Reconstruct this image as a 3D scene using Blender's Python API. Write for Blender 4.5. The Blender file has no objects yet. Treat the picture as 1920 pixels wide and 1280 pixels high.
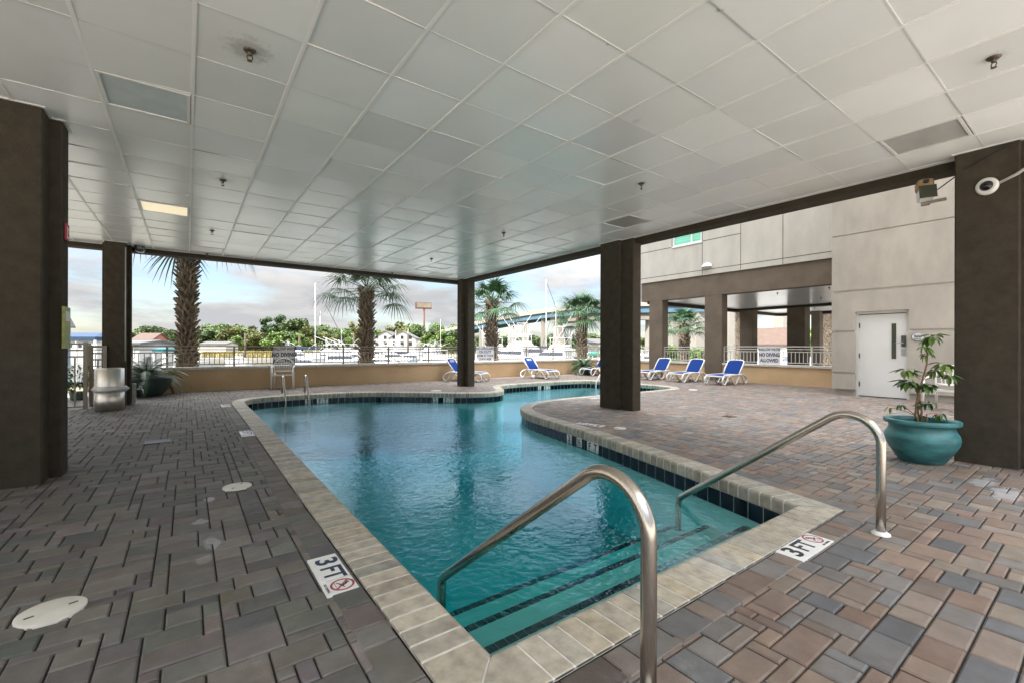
import bpy, bmesh, math, random
from mathutils import Vector, Matrix, noise
R = math.radians
PI = math.pi
random.seed(7)
scene = bpy.context.scene
COL = scene.collection

# ------------------------------------------------------------------ camera
TH, FPX, EYE = R(36.15), 833.0, 1.195
cth, sth = math.cos(TH), math.sin(TH)
cam = bpy.data.cameras.new('camera')
cam.sensor_width = 36
cam.lens = FPX * 36 / 1920
cam.shift_y = 10 / 1920
cam.clip_start, cam.clip_end = .05, 4000
camo = bpy.data.objects.new('camera', cam)
COL.objects.link(camo)
camo.location = (0, 0, EYE)
camo.rotation_euler = (Matrix.Rotation(-TH, 3, 'Z') @ Matrix.Rotation(R(90), 3, 'X') @ Matrix.Rotation(R(.15), 3, 'Z')).to_euler()
scene.camera = camo

def B(px, d):
    """plan position at bearing px (photo column) and forward distance d"""
    u = (px - 960) / FPX * d
    return (u * cth + d * sth, -u * sth + d * cth)

def Zof(py, d):
    return EYE + (650 - py) / FPX * d

# ------------------------------------------------------------------ materials
def new_mat(name):
    m = bpy.data.materials.new(name)
    m.use_nodes = True
    nt = m.node_tree
    return m, nt, nt.nodes['Principled BSDF'], nt.nodes['Material Output']

def N(nt, t, **kw):
    n = nt.nodes.new(t)
    for k, v in kw.items():
        if k in n.inputs.keys():
            n.inputs[k].default_value = v
        else:
            setattr(n, k, v)
    return n

def L(nt, a, b):
    nt.links.new(a, b)

def c4(c):
    return (c[0], c[1], c[2], 1)

def M(name, col, rough=.6, metal=0, var=.12, vs=4, det=5, bump=0, bs=40, attr=False, col2=None, spec=.5, stretch=None, emit=None, coords='Object', rvar=.0):
    m, nt, p, out = new_mat(name)
    tc = N(nt, 'ShaderNodeTexCoord')
    src = tc.outputs[coords]
    if stretch:
        mp = N(nt, 'ShaderNodeMapping')
        mp.inputs['Scale'].default_value = stretch
        L(nt, src, mp.inputs['Vector'])
        src = mp.outputs['Vector']
    nz = N(nt, 'ShaderNodeTexNoise', Scale=vs, Detail=det, Roughness=.6)
    L(nt, src, nz.inputs['Vector'])
    ramp = N(nt, 'ShaderNodeMapRange')
    ramp.inputs['From Min'].default_value = .3
    ramp.inputs['From Max'].default_value = .7
    L(nt, nz.outputs['Fac'], ramp.inputs['Value'])
    mix = N(nt, 'ShaderNodeMix', data_type='RGBA')
    a = col if col2 else [x * (1 - var) for x in col]
    b = col2 if col2 else [min(1, x * (1 + var)) for x in col]
    mix.inputs[6].default_value = c4(a)
    mix.inputs[7].default_value = c4(b)
    L(nt, ramp.outputs[0], mix.inputs[0])
    res = mix.outputs[2]
    if attr:
        at = N(nt, 'ShaderNodeAttribute', attribute_name='tint')
        mu = N(nt, 'ShaderNodeMix', data_type='RGBA', blend_type='MULTIPLY')
        mu.inputs[0].default_value = 1
        L(nt, res, mu.inputs[6])
        L(nt, at.outputs['Color'], mu.inputs[7])
        res = mu.outputs[2]
    L(nt, res, p.inputs['Base Color'])
    p.inputs['Roughness'].default_value = rough
    p.inputs['Metallic'].default_value = metal
    p.inputs['Specular IOR Level'].default_value = spec
    if rvar:
        rr = N(nt, 'ShaderNodeMapRange')
        rr.inputs['To Min'].default_value = max(0, rough - rvar)
        rr.inputs['To Max'].default_value = min(1, rough + rvar)
        L(nt, nz.outputs['Fac'], rr.inputs['Value'])
        L(nt, rr.outputs[0], p.inputs['Roughness'])
    if bump:
        n2 = N(nt, 'ShaderNodeTexNoise', Scale=bs, Detail=6, Roughness=.65)
        L(nt, src, n2.inputs['Vector'])
        bp = N(nt, 'ShaderNodeBump', Strength=bump, Distance=.01)
        L(nt, n2.outputs['Fac'], bp.inputs['Height'])
        L(nt, bp.outputs[0], p.inputs['Normal'])
    if emit:
        p.inputs['Emission Color'].default_value = c4(emit[0])
        p.inputs['Emission Strength'].default_value = emit[1]
    return m

MAT = dict(
    concretew=M('pale plaza concrete', (.52, .485, .44), .9, var=.10, vs=.5),
    paver=M('paver concrete', (1, 1, 1), .68, var=.30, vs=7, det=8, bump=.35, bs=120, attr=True, spec=.45, rvar=.12),
    sand=M('joint sand', (.03, .027, .023), .95, var=.3, vs=30),
    coping=M('coping brick', (.375, .34, .278), .6, var=.28, vs=14, bump=.2, bs=150, attr=True),
    grout=M('pale grout', (.62, .60, .55), .85, var=.15, vs=25),
    tile=M('navy tile', (1, 1, 1), .12, var=.15, vs=12, attr=True),
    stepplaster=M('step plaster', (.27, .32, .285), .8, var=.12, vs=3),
    black=M('black tile', (.008, .009, .013), .2, var=.2, vs=20),
    plaster=M('pool plaster', (.60, .70, .68), .8, var=.06, vs=2),  # lightened to offset the weak light on the basin walls
    floorplaster_dimmed=M('dimmed pool floor', (.26, .35, .335), .8, var=.1, vs=2),  # darkened to offset the stronger light on the floor, hiding the wall edge
    white=M('white glazed tile', (.72, .72, .70), .3, var=.06, vs=20),
    navy=M('navy lettering', (.015, .03, .07), .5, var=.1),
    ink=M('black lettering', (.012, .012, .016), .5, var=.1),
    red=M('red marking', (.36, .03, .06), .5, var=.1),
    steel=M('brushed stainless', (.50, .46, .41), .24, metal=1, var=.12, vs=6, stretch=(30, 30, 3)),
    satin=M('satin stainless', (.60, .57, .52), .32, metal=1, var=.12, vs=5, stretch=(25, 25, .6)),
    stucco=M('brown stucco', (.060, .050, .037), .92, var=.2, vs=9, det=11, bump=1.0, bs=90, spec=.2),
    beam=M('brown stucco beam', (.052, .042, .031), .92, var=.18, vs=2.5, bump=.5, bs=140, spec=.2),
    wingbrown=M('taupe stucco', (.150, .120, .092), .92, var=.16, vs=1.6, bump=.5, bs=110, spec=.2),
    upper=M('pale grey stucco', (.51, .48, .435), .9, var=.10, vs=2.2, det=9, bump=.5, bs=90, spec=.2, stretch=(1, 1, .4)),
    block=M('grey stucco', (.415, .38, .332), .9, var=.13, vs=2.2, det=9, bump=.5, bs=90, spec=.2, stretch=(1, 1, .45)),
    groove=M('joint shadow gap', (.10, .095, .085), .9, var=.1),
    tan=M('tan stucco', (.58, .41, .245), .9, var=.10, vs=1.2, bump=.4, bs=100, spec=.2),
    cap=M('cast stone cap', (.56, .53, .48), .8, var=.10, vs=6, bump=.2, bs=60),
    rail=M('tan painted aluminium', (.27, .235, .19), .45, var=.05),
    rail_lit=M('lit tan aluminium', (.55, .54, .51), .45, var=.05),  # lighter copy of the tan rail paint, its brightness stands in for light
    ctile=M('ceiling panel', (.745, .757, .75), .25, var=.035, vs=1.5, attr=True, spec=.46, bump=.03, bs=60),
    xtee=M('ceiling cross bar', (.58, .58, .57), .5, var=.05),
    tee=M('ceiling grid', (.73, .72, .705), .5, var=.05),
    cpanel=M('fixture lens', (.46, .52, .53), .35, var=.10, vs=6),
    clens=M('grey fixture lens', (.36, .355, .34), .35, var=.10, vs=6),
    clit=M('lit fixture lens', (.8, .75, .6), .5, var=.04, emit=((1, .83, .55), .21)),
    brass=M('aged brass', (.10, .08, .06), .5, metal=.6, var=.4, vs=60),
    dark=M('dark plastic', (.02, .02, .02), .35, var=.1),
    dome=M('smoked dome', (.006, .006, .008), .05, var=.1),
    wplastic=M('white plastic', (.74, .73, .70), .4, var=.05, vs=7),
    blue=M('blue sling mesh', (.004, .034, .19), .75, var=.15, vs=50, bump=.3, bs=400, spec=.15),
    door=M('white painted door', (.70, .70, .68), .45, var=.03, vs=2),
    dframe=M('white painted frame', (.64, .64, .62), .45, var=.04),
    dglass=M('dark wired glass', (.03, .035, .02), .1, var=.1),
    lock=M('grey lock metal', (.10, .10, .10), .4, metal=.6, var=.1),
    plate=M('silver plate', (.45, .45, .46), .35, metal=.8, var=.1),
    teal=M('teal glaze', (.010, .065, .075), .42, var=.0, vs=3.2, det=8, col2=(.075, .28, .29), stretch=(1, 1, 3.4), rvar=.12),
    potdark=M('dark green glaze', (.035, .06, .055), .35, var=.3, vs=6),
    soil=M('soil', (.03, .022, .016), .95, var=.4, vs=40, bump=.8),
    leaf=M('leaf green', (.095, .165, .036), .45, var=.35, vs=9, attr=True),
    frond=M('palm frond', (.030, .085, .032), .6, var=.3, vs=4, attr=True),
    cycad=M('cycad green', (.03, .075, .03), .4, var=.3, vs=6),
    stem=M('woody stem', (.20, .12, .065), .8, var=.25, vs=30),
    boot=M('palm boot', (1, 1, 1), .9, var=.3, vs=14, attr=True, bump=.4, bs=60),
    fibre=M('palm trunk fibre', (.06, .046, .034), .95, var=.35, vs=20, bump=.6, bs=60),
    crown=M('tree foliage', (.075, .115, .028), .6, var=.35, vs=.25, attr=True),
    bark=M('bark', (.09, .07, .05), .9, var=.3, vs=5),
    bag=M('translucent bag', (.62, .64, .66), .3, var=.08, vs=14, bump=1.0, bs=22),
    boat=M('white gelcoat', (.60, .595, .59), .25, var=.03),
    boatglass=M('boat glass', (.05, .06, .08), .1, var=.1),
    bluecanvas=M('blue canvas', (.008, .035, .09), .7, var=.15),
    tealcanvas=M('teal canvas', (.01, .12, .14), .7, var=.15),
    greencanvas=M('green canvas', (.02, .20, .13), .7, var=.15),
    girder=M('blue steel girder', (.07, .135, .19), .5, var=.1, vs=.1),
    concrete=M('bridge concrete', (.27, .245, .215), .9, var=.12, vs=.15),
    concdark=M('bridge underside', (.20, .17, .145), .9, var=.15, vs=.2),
    housewall=M('cream siding', (.46, .44, .42), .8, var=.04, vs=.5),
    pinkwall=M('pink siding', (.30, .12, .115), .8, var=.08, vs=.5),
    greywall=M('blue grey siding', (.13, .17, .21), .8, var=.06, vs=.5),
    redwall=M('red boathouse siding', (.35, .09, .06), .8, var=.1, vs=.5),
    shingle=M('grey shingle', (.10, .10, .10), .9, var=.12, vs=2),
    brownroof=M('brown shingle', (.105, .07, .055), .9, var=.12, vs=2),
    hwin=M('house window', (.03, .035, .04), .15, var=.2),
    carpaint=M('white car paint', (.78, .78, .78), .15, var=.02),
    carglass=M('car glass', (.03, .05, .07), .06, var=.1),
    tyre=M('tyre rubber', (.015, .015, .015), .8, var=.1),
    brick=M('sign pole red', (.13, .04, .035), .6, var=.1),
    signface=M('billboard face', (.26, .21, .15), .6, var=.25, vs=.6),
    winframe=M('white window frame', (.75, .76, .75), .4, var=.03),
    slats=M('green tinted glass', (.22, .62, .46), .15, var=.25, vs=3, stretch=(1, .2, 9)),
    straw=M('marsh grass', (.30, .24, .08), .9, var=.25, vs=.3, attr=True),
    earth=M('ground', (.16, .15, .09), .95, var=.3, vs=.05),
    asphalt=M('parking concrete', (.30, .29, .275), .9, var=.12, vs=.4),
    rust=M('tan lamp housing', (.36, .24, .12), .6, var=.25, vs=12),
    plaque=M('yellow green plaque', (.30, .33, .10), .5, var=.25, vs=30),
    cable=M('black cable', (.01, .01, .01), .5, var=.1),
    conduit=M('painted conduit', (.40, .39, .36), .5, var=.1),
    lid=M('ivory skimmer lid', (.62, .60, .54), .5, var=.10, vs=9, bump=.15, bs=30),
    signwhite=M('sign white', (.70, .70, .73), .5, var=.04, vs=3),
    signedge=M('sign dark edge', (.02, .02, .03), .5, var=.1),
    tower=M('tower stucco', (.45, .42, .37), .9, var=.08, vs=.6),
)

def add_stains(m):
    nt = m.node_tree
    p = nt.nodes['Principled BSDF']
    src = p.inputs['Base Color'].links[0].from_socket
    tc = N(nt, 'ShaderNodeTexCoord')
    big = N(nt, 'ShaderNodeTexNoise', Scale=.75, Detail=3, Roughness=.6)
    fine = N(nt, 'ShaderNodeTexNoise', Scale=10, Detail=8, Roughness=.7)
    L(nt, tc.outputs['Object'], big.inputs['Vector']); L(nt, tc.outputs['Object'], fine.inputs['Vector'])
    a = N(nt, 'ShaderNodeMapRange', interpolation_type='SMOOTHSTEP'); a.inputs['From Min'].default_value = .56; a.inputs['From Max'].default_value = .72
    b = N(nt, 'ShaderNodeMapRange', interpolation_type='SMOOTHSTEP'); b.inputs['From Min'].default_value = .45; b.inputs['From Max'].default_value = .68
    L(nt, big.outputs['Fac'], a.inputs['Value']); L(nt, fine.outputs['Fac'], b.inputs['Value'])
    mu = N(nt, 'ShaderNodeMath', operation='MULTIPLY'); L(nt, a.outputs[0], mu.inputs[0]); L(nt, b.outputs[0], mu.inputs[1])
    m2 = N(nt, 'ShaderNodeMath', operation='MULTIPLY'); m2.inputs[1].default_value = .42; L(nt, mu.outputs[0], m2.inputs[0])
    mx = N(nt, 'ShaderNodeMix', data_type='RGBA'); mx.inputs[7].default_value = (.42, .41, .40, 1)
    L(nt, m2.outputs[0], mx.inputs[0]); L(nt, src, mx.inputs[6])
    prev = mx.outputs[2]
    for (sx_, sy_, rx_, ry_, st_) in ((.14, 4.18, .035, .07, .6), (.08, 3.70, .05, .05, .45), (.12, 3.26, .05, .10, .38), (.08, 3.02, .04, .06, .28), (5.45, .55, .26, .09, .5), (5.75, .72, .22, .08, .35)):
        sp = N(nt, 'ShaderNodeVectorMath', operation='SUBTRACT'); sp.inputs[1].default_value = (sx_, sy_, 0)
        L(nt, tc.outputs['Object'], sp.inputs[0])
        dv_ = N(nt, 'ShaderNodeVectorMath', operation='MULTIPLY'); dv_.inputs[1].default_value = (1 / rx_, 1 / ry_, 0)
        L(nt, sp.outputs[0], dv_.inputs[0])
        ln_ = N(nt, 'ShaderNodeVectorMath', operation='LENGTH'); L(nt, dv_.outputs[0], ln_.inputs[0])
        nn_ = N(nt, 'ShaderNodeMath', operation='MULTIPLY_ADD'); nn_.inputs[1].default_value = 2.6; nn_.inputs[2].default_value = -1.3
        L(nt, fine.outputs['Fac'], nn_.inputs[0])
        ad_ = N(nt, 'ShaderNodeMath', operation='ADD'); L(nt, ln_.outputs['Value'], ad_.inputs[0]); L(nt, nn_.outputs[0], ad_.inputs[1])
        mr_ = N(nt, 'ShaderNodeMapRange', interpolation_type='SMOOTHSTEP'); mr_.inputs['From Min'].default_value = 1.1; mr_.inputs['From Max'].default_value = .7; mr_.inputs['To Max'].default_value = st_
        L(nt, ad_.outputs[0], mr_.inputs['Value'])
        mm_ = N(nt, 'ShaderNodeMix', data_type='RGBA'); mm_.inputs[7].default_value = (.46, .47, .50, 1)
        L(nt, mr_.outputs[0], mm_.inputs[0]); L(nt, prev, mm_.inputs[6]); prev = mm_.outputs[2]
    hn = N(nt, 'ShaderNodeTexNoise', Scale=11, Detail=5, Roughness=.65)
    L(nt, tc.outputs['Object'], hn.inputs['Vector'])
    hm = N(nt, 'ShaderNodeMapRange'); hm.inputs['From Min'].default_value = .42; hm.inputs['From Max'].default_value = .66; hm.inputs['To Max'].default_value = .5
    L(nt, hn.outputs['Fac'], hm.inputs['Value'])
    hx = N(nt, 'ShaderNodeMix', data_type='RGBA', blend_type='MULTIPLY'); hx.inputs[7].default_value = (.82, .71, .58, 1)
    L(nt, hm.outputs[0], hx.inputs[0]); L(nt, prev, hx.inputs[6])
    L(nt, hx.outputs[2], p.inputs['Base Color'])
add_stains(MAT['paver'])
MAT['bag'].node_tree.nodes['Principled BSDF'].inputs['Alpha'].default_value = .5

def add_smudges(m, spots):
    nt = m.node_tree
    p = nt.nodes['Principled BSDF']
    prev = p.inputs['Base Color'].links[0].from_socket
    tc = N(nt, 'ShaderNodeTexCoord')
    fine = N(nt, 'ShaderNodeTexNoise', Scale=16, Detail=8, Roughness=.75)
    L(nt, tc.outputs['Object'], fine.inputs['Vector'])
    for sx_, sy_, r_, st_ in spots:
        d_ = N(nt, 'ShaderNodeVectorMath', operation='DISTANCE'); d_.inputs[1].default_value = (sx_, sy_, CH + .002)
        L(nt, tc.outputs['Object'], d_.inputs[0])
        nn_ = N(nt, 'ShaderNodeMath', operation='MULTIPLY_ADD'); nn_.inputs[1].default_value = r_ * 2.4; nn_.inputs[2].default_value = -r_ * 1.2
        L(nt, fine.outputs['Fac'], nn_.inputs[0])
        ad_ = N(nt, 'ShaderNodeMath', operation='ADD'); L(nt, d_.outputs['Value'], ad_.inputs[0]); L(nt, nn_.outputs[0], ad_.inputs[1])
        mr_ = N(nt, 'ShaderNodeMapRange', interpolation_type='SMOOTHSTEP'); mr_.inputs['From Min'].default_value = r_ * 1.15; mr_.inputs['From Max'].default_value = r_ * .3; mr_.inputs['To Max'].default_value = st_
        L(nt, ad_.outputs[0], mr_.inputs['Value'])
        mm_ = N(nt, 'ShaderNodeMix', data_type='RGBA'); mm_.inputs[7].default_value = (.22, .19, .16, 1)
        L(nt, mr_.outputs[0], mm_.inputs[0]); L(nt, prev, mm_.inputs[6]); prev = mm_.outputs[2]
    L(nt, prev, p.inputs['Base Color'])
CH = 3.245
add_smudges(MAT['ctile'], [(.345, 3.57, .16, .45), (.35, 6.56, .12, .4), (.35, 9.55, .10, .35), (4.6, 3.55, .08, .3), (4.6, .53, .09, .25), (2.41, 1.42, .03, .8), (2.62, 1.45, .025, .8), (2.30, 2.05, .02, .6), (3.3, 2.6, .05, .2)])

def water_mat():
    m, nt, p, out = new_mat('pool water')
    nt.nodes.remove(p)
    tc = N(nt, 'ShaderNodeTexCoord')
    mp = N(nt, 'ShaderNodeMapping')
    mp.inputs['Scale'].default_value = (1, 1, 1)
    L(nt, tc.outputs['Object'], mp.inputs['Vector'])
    n1 = N(nt, 'ShaderNodeTexNoise', Scale=6.5, Detail=2, Roughness=.5, Distortion=.5)
    n2 = N(nt, 'ShaderNodeTexNoise', Scale=19, Detail=2.5, Roughness=.55, Distortion=.6)
    n3 = N(nt, 'ShaderNodeTexNoise', Scale=.45, Detail=1)
    for n in (n1, n2, n3):
        L(nt, mp.outputs[0], n.inputs['Vector'])
    a = N(nt, 'ShaderNodeMath', operation='MULTIPLY'); a.inputs[1].default_value = .85
    L(nt, n2.outputs['Fac'], a.inputs[0])
    b = N(nt, 'ShaderNodeMath', operation='ADD')
    L(nt, n1.outputs['Fac'], b.inputs[0]); L(nt, a.outputs[0], b.inputs[1])
    mr = N(nt, 'ShaderNodeMapRange')
    mr.inputs['From Min'].default_value = .35; mr.inputs['From Max'].default_value = .65
    mr.inputs['To Min'].default_value = .25; mr.inputs['To Max'].default_value = 1
    L(nt, n3.outputs['Fac'], mr.inputs['Value'])
    cmul = N(nt, 'ShaderNodeMath', operation='MULTIPLY')
    L(nt, b.outputs[0], cmul.inputs[0]); L(nt, mr.outputs[0], cmul.inputs[1])
    bp = N(nt, 'ShaderNodeBump', Strength=.66, Distance=.018)
    L(nt, cmul.outputs[0], bp.inputs['Height'])
    lw = N(nt, 'ShaderNodeLayerWeight', Blend=.5)
    L(nt, bp.outputs[0], lw.inputs['Normal'])
    pw = N(nt, 'ShaderNodeMath', operation='POWER'); pw.inputs[1].default_value = 4.1
    L(nt, lw.outputs['Facing'], pw.inputs[0])
    fr = N(nt, 'ShaderNodeMath', operation='MULTIPLY_ADD'); fr.inputs[1].default_value = 1.0; fr.inputs[2].default_value = .005
    L(nt, pw.outputs[0], fr.inputs[0])
    gl = N(nt, 'ShaderNodeBsdfGlossy', Roughness=.03)
    gl.inputs['Color'].default_value = (.70, .88, 1, 1)
    L(nt, bp.outputs[0], gl.inputs['Normal'])
    tr = N(nt, 'ShaderNodeBsdfTransparent')
    tr.inputs['Color'].default_value = (.95, 1, 1, 1)
    mx = N(nt, 'ShaderNodeMixShader')
    L(nt, fr.outputs[0], mx.inputs[0]); L(nt, tr.outputs[0], mx.inputs[1]); L(nt, gl.outputs[0], mx.inputs[2])
    L(nt, mx.outputs[0], out.inputs['Surface'])
    va = N(nt, 'ShaderNodeVolumeAbsorption', Density=1.5)
    va.inputs['Color'].default_value = (.0, .925, .955, 1)
    L(nt, va.outputs[0], out.inputs['Volume'])
    return m
MAT['water'] = water_mat()

def river_mat():
    m, nt, p, out = new_mat('river water')
    p.inputs['Base Color'].default_value = (.06, .075, .07, 1)
    p.inputs['Roughness'].default_value = .08
    tc = N(nt, 'ShaderNodeTexCoord')
    n = N(nt, 'ShaderNodeTexNoise', Scale=.9, Detail=4)
    L(nt, tc.outputs['Object'], n.inputs['Vector'])
    bp = N(nt, 'ShaderNodeBump', Strength=.25, Distance=.1)
    L(nt, n.outputs['Fac'], bp.inputs['Height'])
    L(nt, bp.outputs[0], p.inputs['Normal'])
    return m
MAT['river'] = river_mat()

# ------------------------------------------------------------------ mesh builder
class MB:
    def __init__(s):
        s.v, s.f, s.m, s.t, s.T = [], [], [], [], None
        s.smooth = set()
    def add(s, vs, fs, mi=0, tint=(1, 1, 1), smooth=False):
        o = len(s.v)
        s.v += [tuple(s.T @ Vector(x)) if s.T is not None else tuple(x) for x in vs]
        for f in fs:
            if smooth: s.smooth.add(len(s.f))
            s.f.append([i + o for i in f]); s.m.append(mi); s.t.append(tint)
        return s
    def quad(s, a, b, c, d, mi=0, tint=(1, 1, 1)):
        return s.add([a, b, c, d], [(0, 1, 2, 3)], mi, tint)
    def box(s, x0, x1, y0, y1, z0, z1, mi=0, tint=(1, 1, 1), bev=0):
        if bev > 0:
            b = bev
            vs = []
            for z, i in ((z0, b), (z0 + b, 0), (z1 - b, 0), (z1, b)):
                xa, xb, ya, yb = x0 + i, x1 - i, y0 + i, y1 - i
                vs += [(xa + b, ya, z), (xb - b, ya, z), (xb, ya + b, z), (xb, yb - b, z), (xb - b, yb, z), (xa + b, yb, z), (xa, yb - b, z), (xa, ya + b, z)]
            fs = [tuple(range(7, -1, -1)), tuple(range(24, 32))]
            for k in range(3):
                for i in range(8):
                    j = (i + 1) % 8
                    fs.append((k * 8 + i, k * 8 + j, k * 8 + 8 + j, k * 8 + 8 + i))
            return s.add(vs, fs, mi, tint)
        vs = [(x0, y0, z0), (x1, y0, z0), (x1, y1, z0), (x0, y1, z0), (x0, y0, z1), (x1, y0, z1), (x1, y1, z1), (x0, y1, z1)]
        return s.add(vs, [(3, 2, 1, 0), (4, 5, 6, 7), (0, 1, 5, 4), (1, 2, 6, 5), (2, 3, 7, 6), (3, 0, 4, 7)], mi, tint)
    def prism(s, poly, z0, z1, mi=0, tint=(1, 1, 1), caps=True):
        n = len(poly)
        vs = [(x, y, z0) for x, y in poly] + [(x, y, z1) for x, y in poly]
        fs = [(i, (i + 1) % n, n + (i + 1) % n, n + i) for i in range(n)]
        if caps: fs += [tuple(range(n - 1, -1, -1)), tuple(range(n, 2 * n))]
        return s.add(vs, fs, mi, tint)
    def tube(s, path, r, seg=8, closed=False, mi=0, tint=(1, 1, 1), flat=1.0, cap=True):
        P = [Vector(p) for p in path]
        n = len(P)
        rr = r if isinstance(r, (list, tuple)) else [r] * n
        vs, fs = [], []
        up = None
        for i in range(n):
            if closed: d = P[(i + 1) % n] - P[i - 1]
            else: d = P[min(i + 1, n - 1)] - P[max(i - 1, 0)]
            d.normalize()
            if up is None:
                up = Vector((0, 0, 1)) if abs(d.z) < .9 else Vector((1, 0, 0))
            a = d.cross(up)
            if a.length < 1e-5: a = d.orthogonal()
            a.normalize()
            b = a.cross(d).normalized()
            up = b
            for k in range(seg):
                t = 2 * PI * k / seg
                vs.append(P[i] + a * (rr[i] * math.cos(t)) + b * (rr[i] * flat * math.sin(t)))
        rings = n if closed else n - 1
        for i in range(rings):
            for k in range(seg):
                i2 = (i + 1) % n; k2 = (k + 1) % seg
                fs.append((i * seg + k, i * seg + k2, i2 * seg + k2, i2 * seg + k))
        s.add(vs, fs, mi, tint, smooth=True)
        if not closed and cap:
            o = len(s.v) - len(vs)
            s.f += [[o + k for k in range(seg - 1, -1, -1)], [o + (n - 1) * seg + k for k in range(seg)]]
            s.m += [mi, mi]; s.t += [tint, tint]
        return s
    def lathe(s, prof, seg=32, c=(0, 0, 0), mi=0, tint=(1, 1, 1), squash=(1, 1), smooth=True, wob=None):
        vs, fs = [], []
        for r, z in prof:
            for k in range(seg):
                t = 2 * PI * k / seg
                w = wob(t, z) if wob else 1
                vs.append((c[0] + r * w * squash[0] * math.cos(t), c[1] + r * w * squash[1] * math.sin(t), c[2] + z))
        for i in range(len(prof) - 1):
            for k in range(seg):
                k2 = (k + 1) % seg
                fs.append((i * seg + k, i * seg + k2, (i + 1) * seg + k2, (i + 1) * seg + k))
        return s.add(vs, fs, mi, tint, smooth=smooth)
    def build(s, name, mats, parent=None, loc=None):
        me = bpy.data.meshes.new(name)
        me.from_pydata(s.v, [], s.f)
        if not isinstance(mats, (list, tuple)): mats = [mats]
        for m in mats: me.materials.append(MAT[m] if isinstance(m, str) else m)
        me.polygons.foreach_set('material_index', s.m)
        if s.smooth:
            fl = [i in s.smooth for i in range(len(s.f))]
            me.polygons.foreach_set('use_smooth', fl)
        ca = me.color_attributes.new('tint', 'FLOAT_COLOR', 'CORNER')
        buf = []
        for f, t in zip(s.f, s.t):
            buf += [t[0], t[1], t[2], 1.0] * len(f)
        ca.data.foreach_set('color', buf)
        me.update()
        o = bpy.data.objects.new(name, me)
        COL.objects.link(o)
        if parent is not None: o.parent = parent
        if loc is not None: o.location = loc
        return o

def thing(name, label, cat, loc=(0, 0, 0), rz=0, group=None):
    o = bpy.data.objects.new(name, None)
    o.empty_display_size = .2
    COL.objects.link(o)
    o.location = loc
    o.rotation_euler = (0, 0, rz)
    tag(o, label, cat, group)
    return o

def tag(o, label, cat, group=None):
    o['label'] = label
    o['category'] = cat
    if group: o['group'] = group
    return o

def struct(o):
    o['kind'] = 'structure'
    return o

def copy_tree(o, parent=None):
    c = o.copy()
    COL.objects.link(c)
    if parent is not None: c.parent = parent
    for ch in list(o.children): copy_tree(ch, c)
    return c

def dup(o, loc, rz=0, label=None, scale=None):
    c = copy_tree(o)
    c.location = loc
    c.rotation_euler = (0, 0, rz)
    if label: c['label'] = label
    if scale: c.scale = (scale,) * 3 if not isinstance(scale, tuple) else scale
    return c

def text_mesh(s, size, mat, parent, mtx, name='lettering', sx=1.0, bold=.0):
    cu = bpy.data.curves.new('t', 'FONT')
    cu.body = s; cu.size = size
    cu.align_x = 'CENTER'; cu.align_y = 'CENTER'
    cu.extrude = .0008
    cu.offset = bold
    cu.resolution_u = 3
    t = bpy.data.objects.new('t', cu)
    COL.objects.link(t)
    bpy.context.view_layer.update()
    me = bpy.data.meshes.new_from_object(t.evaluated_get(bpy.context.evaluated_depsgraph_get()))
    bpy.data.objects.remove(t)
    me.transform(mtx @ Matrix.Diagonal((sx, 1, 1, 1)))
    me.materials.clear(); me.materials.append(MAT[mat])
    me.name = name
    o = bpy.data.objects.new(name, me)
    COL.objects.link(o)
    o.parent = parent
    return o

def arc(c, r, a0, a1, n):
    return [(c[0] + r * math.cos(a0 + (a1 - a0) * i / n), c[1] + r * math.sin(a0 + (a1 - a0) * i / n)) for i in range(n + 1)]

def catmull(P, step=.04):
    out = []
    for i in range(len(P) - 1):
        p0 = P[i - 1] if i > 0 else (2 * P[0][0] - P[1][0], 2 * P[0][1] - P[1][1])
        p1, p2 = P[i], P[i + 1]
        p3 = P[i + 2] if i + 2 < len(P) else (2 * P[-1][0] - P[-2][0], 2 * P[-1][1] - P[-2][1])
        n = max(2, int(math.dist(p1, p2) / step))
        for k in range(n):
            t = k / n
            out.append(tuple(.5 * (2 * b + (c - a) * t + (2 * a - 5 * b + 4 * c - d) * t * t + (3 * b - a - 3 * c + d) * t ** 3)
                             for a, b, c, d in zip(p0, p1, p2, p3)))
    out.append(P[-1])
    return out

def resample(P, step):
    D = [0]
    for a, b in zip(P, P[1:]): D.append(D[-1] + math.dist(a, b))
    n = max(1, round(D[-1] / step))
    out, j = [], 0
    for i in range(n + 1):
        t = D[-1] * i / n
        while j < len(D) - 2 and D[j + 1] < t: j += 1
        k = (t - D[j]) / max(1e-9, D[j + 1] - D[j])
        out.append((P[j][0] + (P[j + 1][0] - P[j][0]) * k, P[j][1] + (P[j + 1][1] - P[j][1]) * k))
    return out

def pip(x, y, poly):
    c = False
    j = len(poly) - 1
    for i in range(len(poly)):
        xi, yi = poly[i]; xj, yj = poly[j]
        if (yi > y) != (yj > y) and x < (xj - xi) * (y - yi) / (yj - yi) + xi: c = not c
        j = i
    return c

def lerp(a, b, t):
    return a + (b - a) * t

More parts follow.
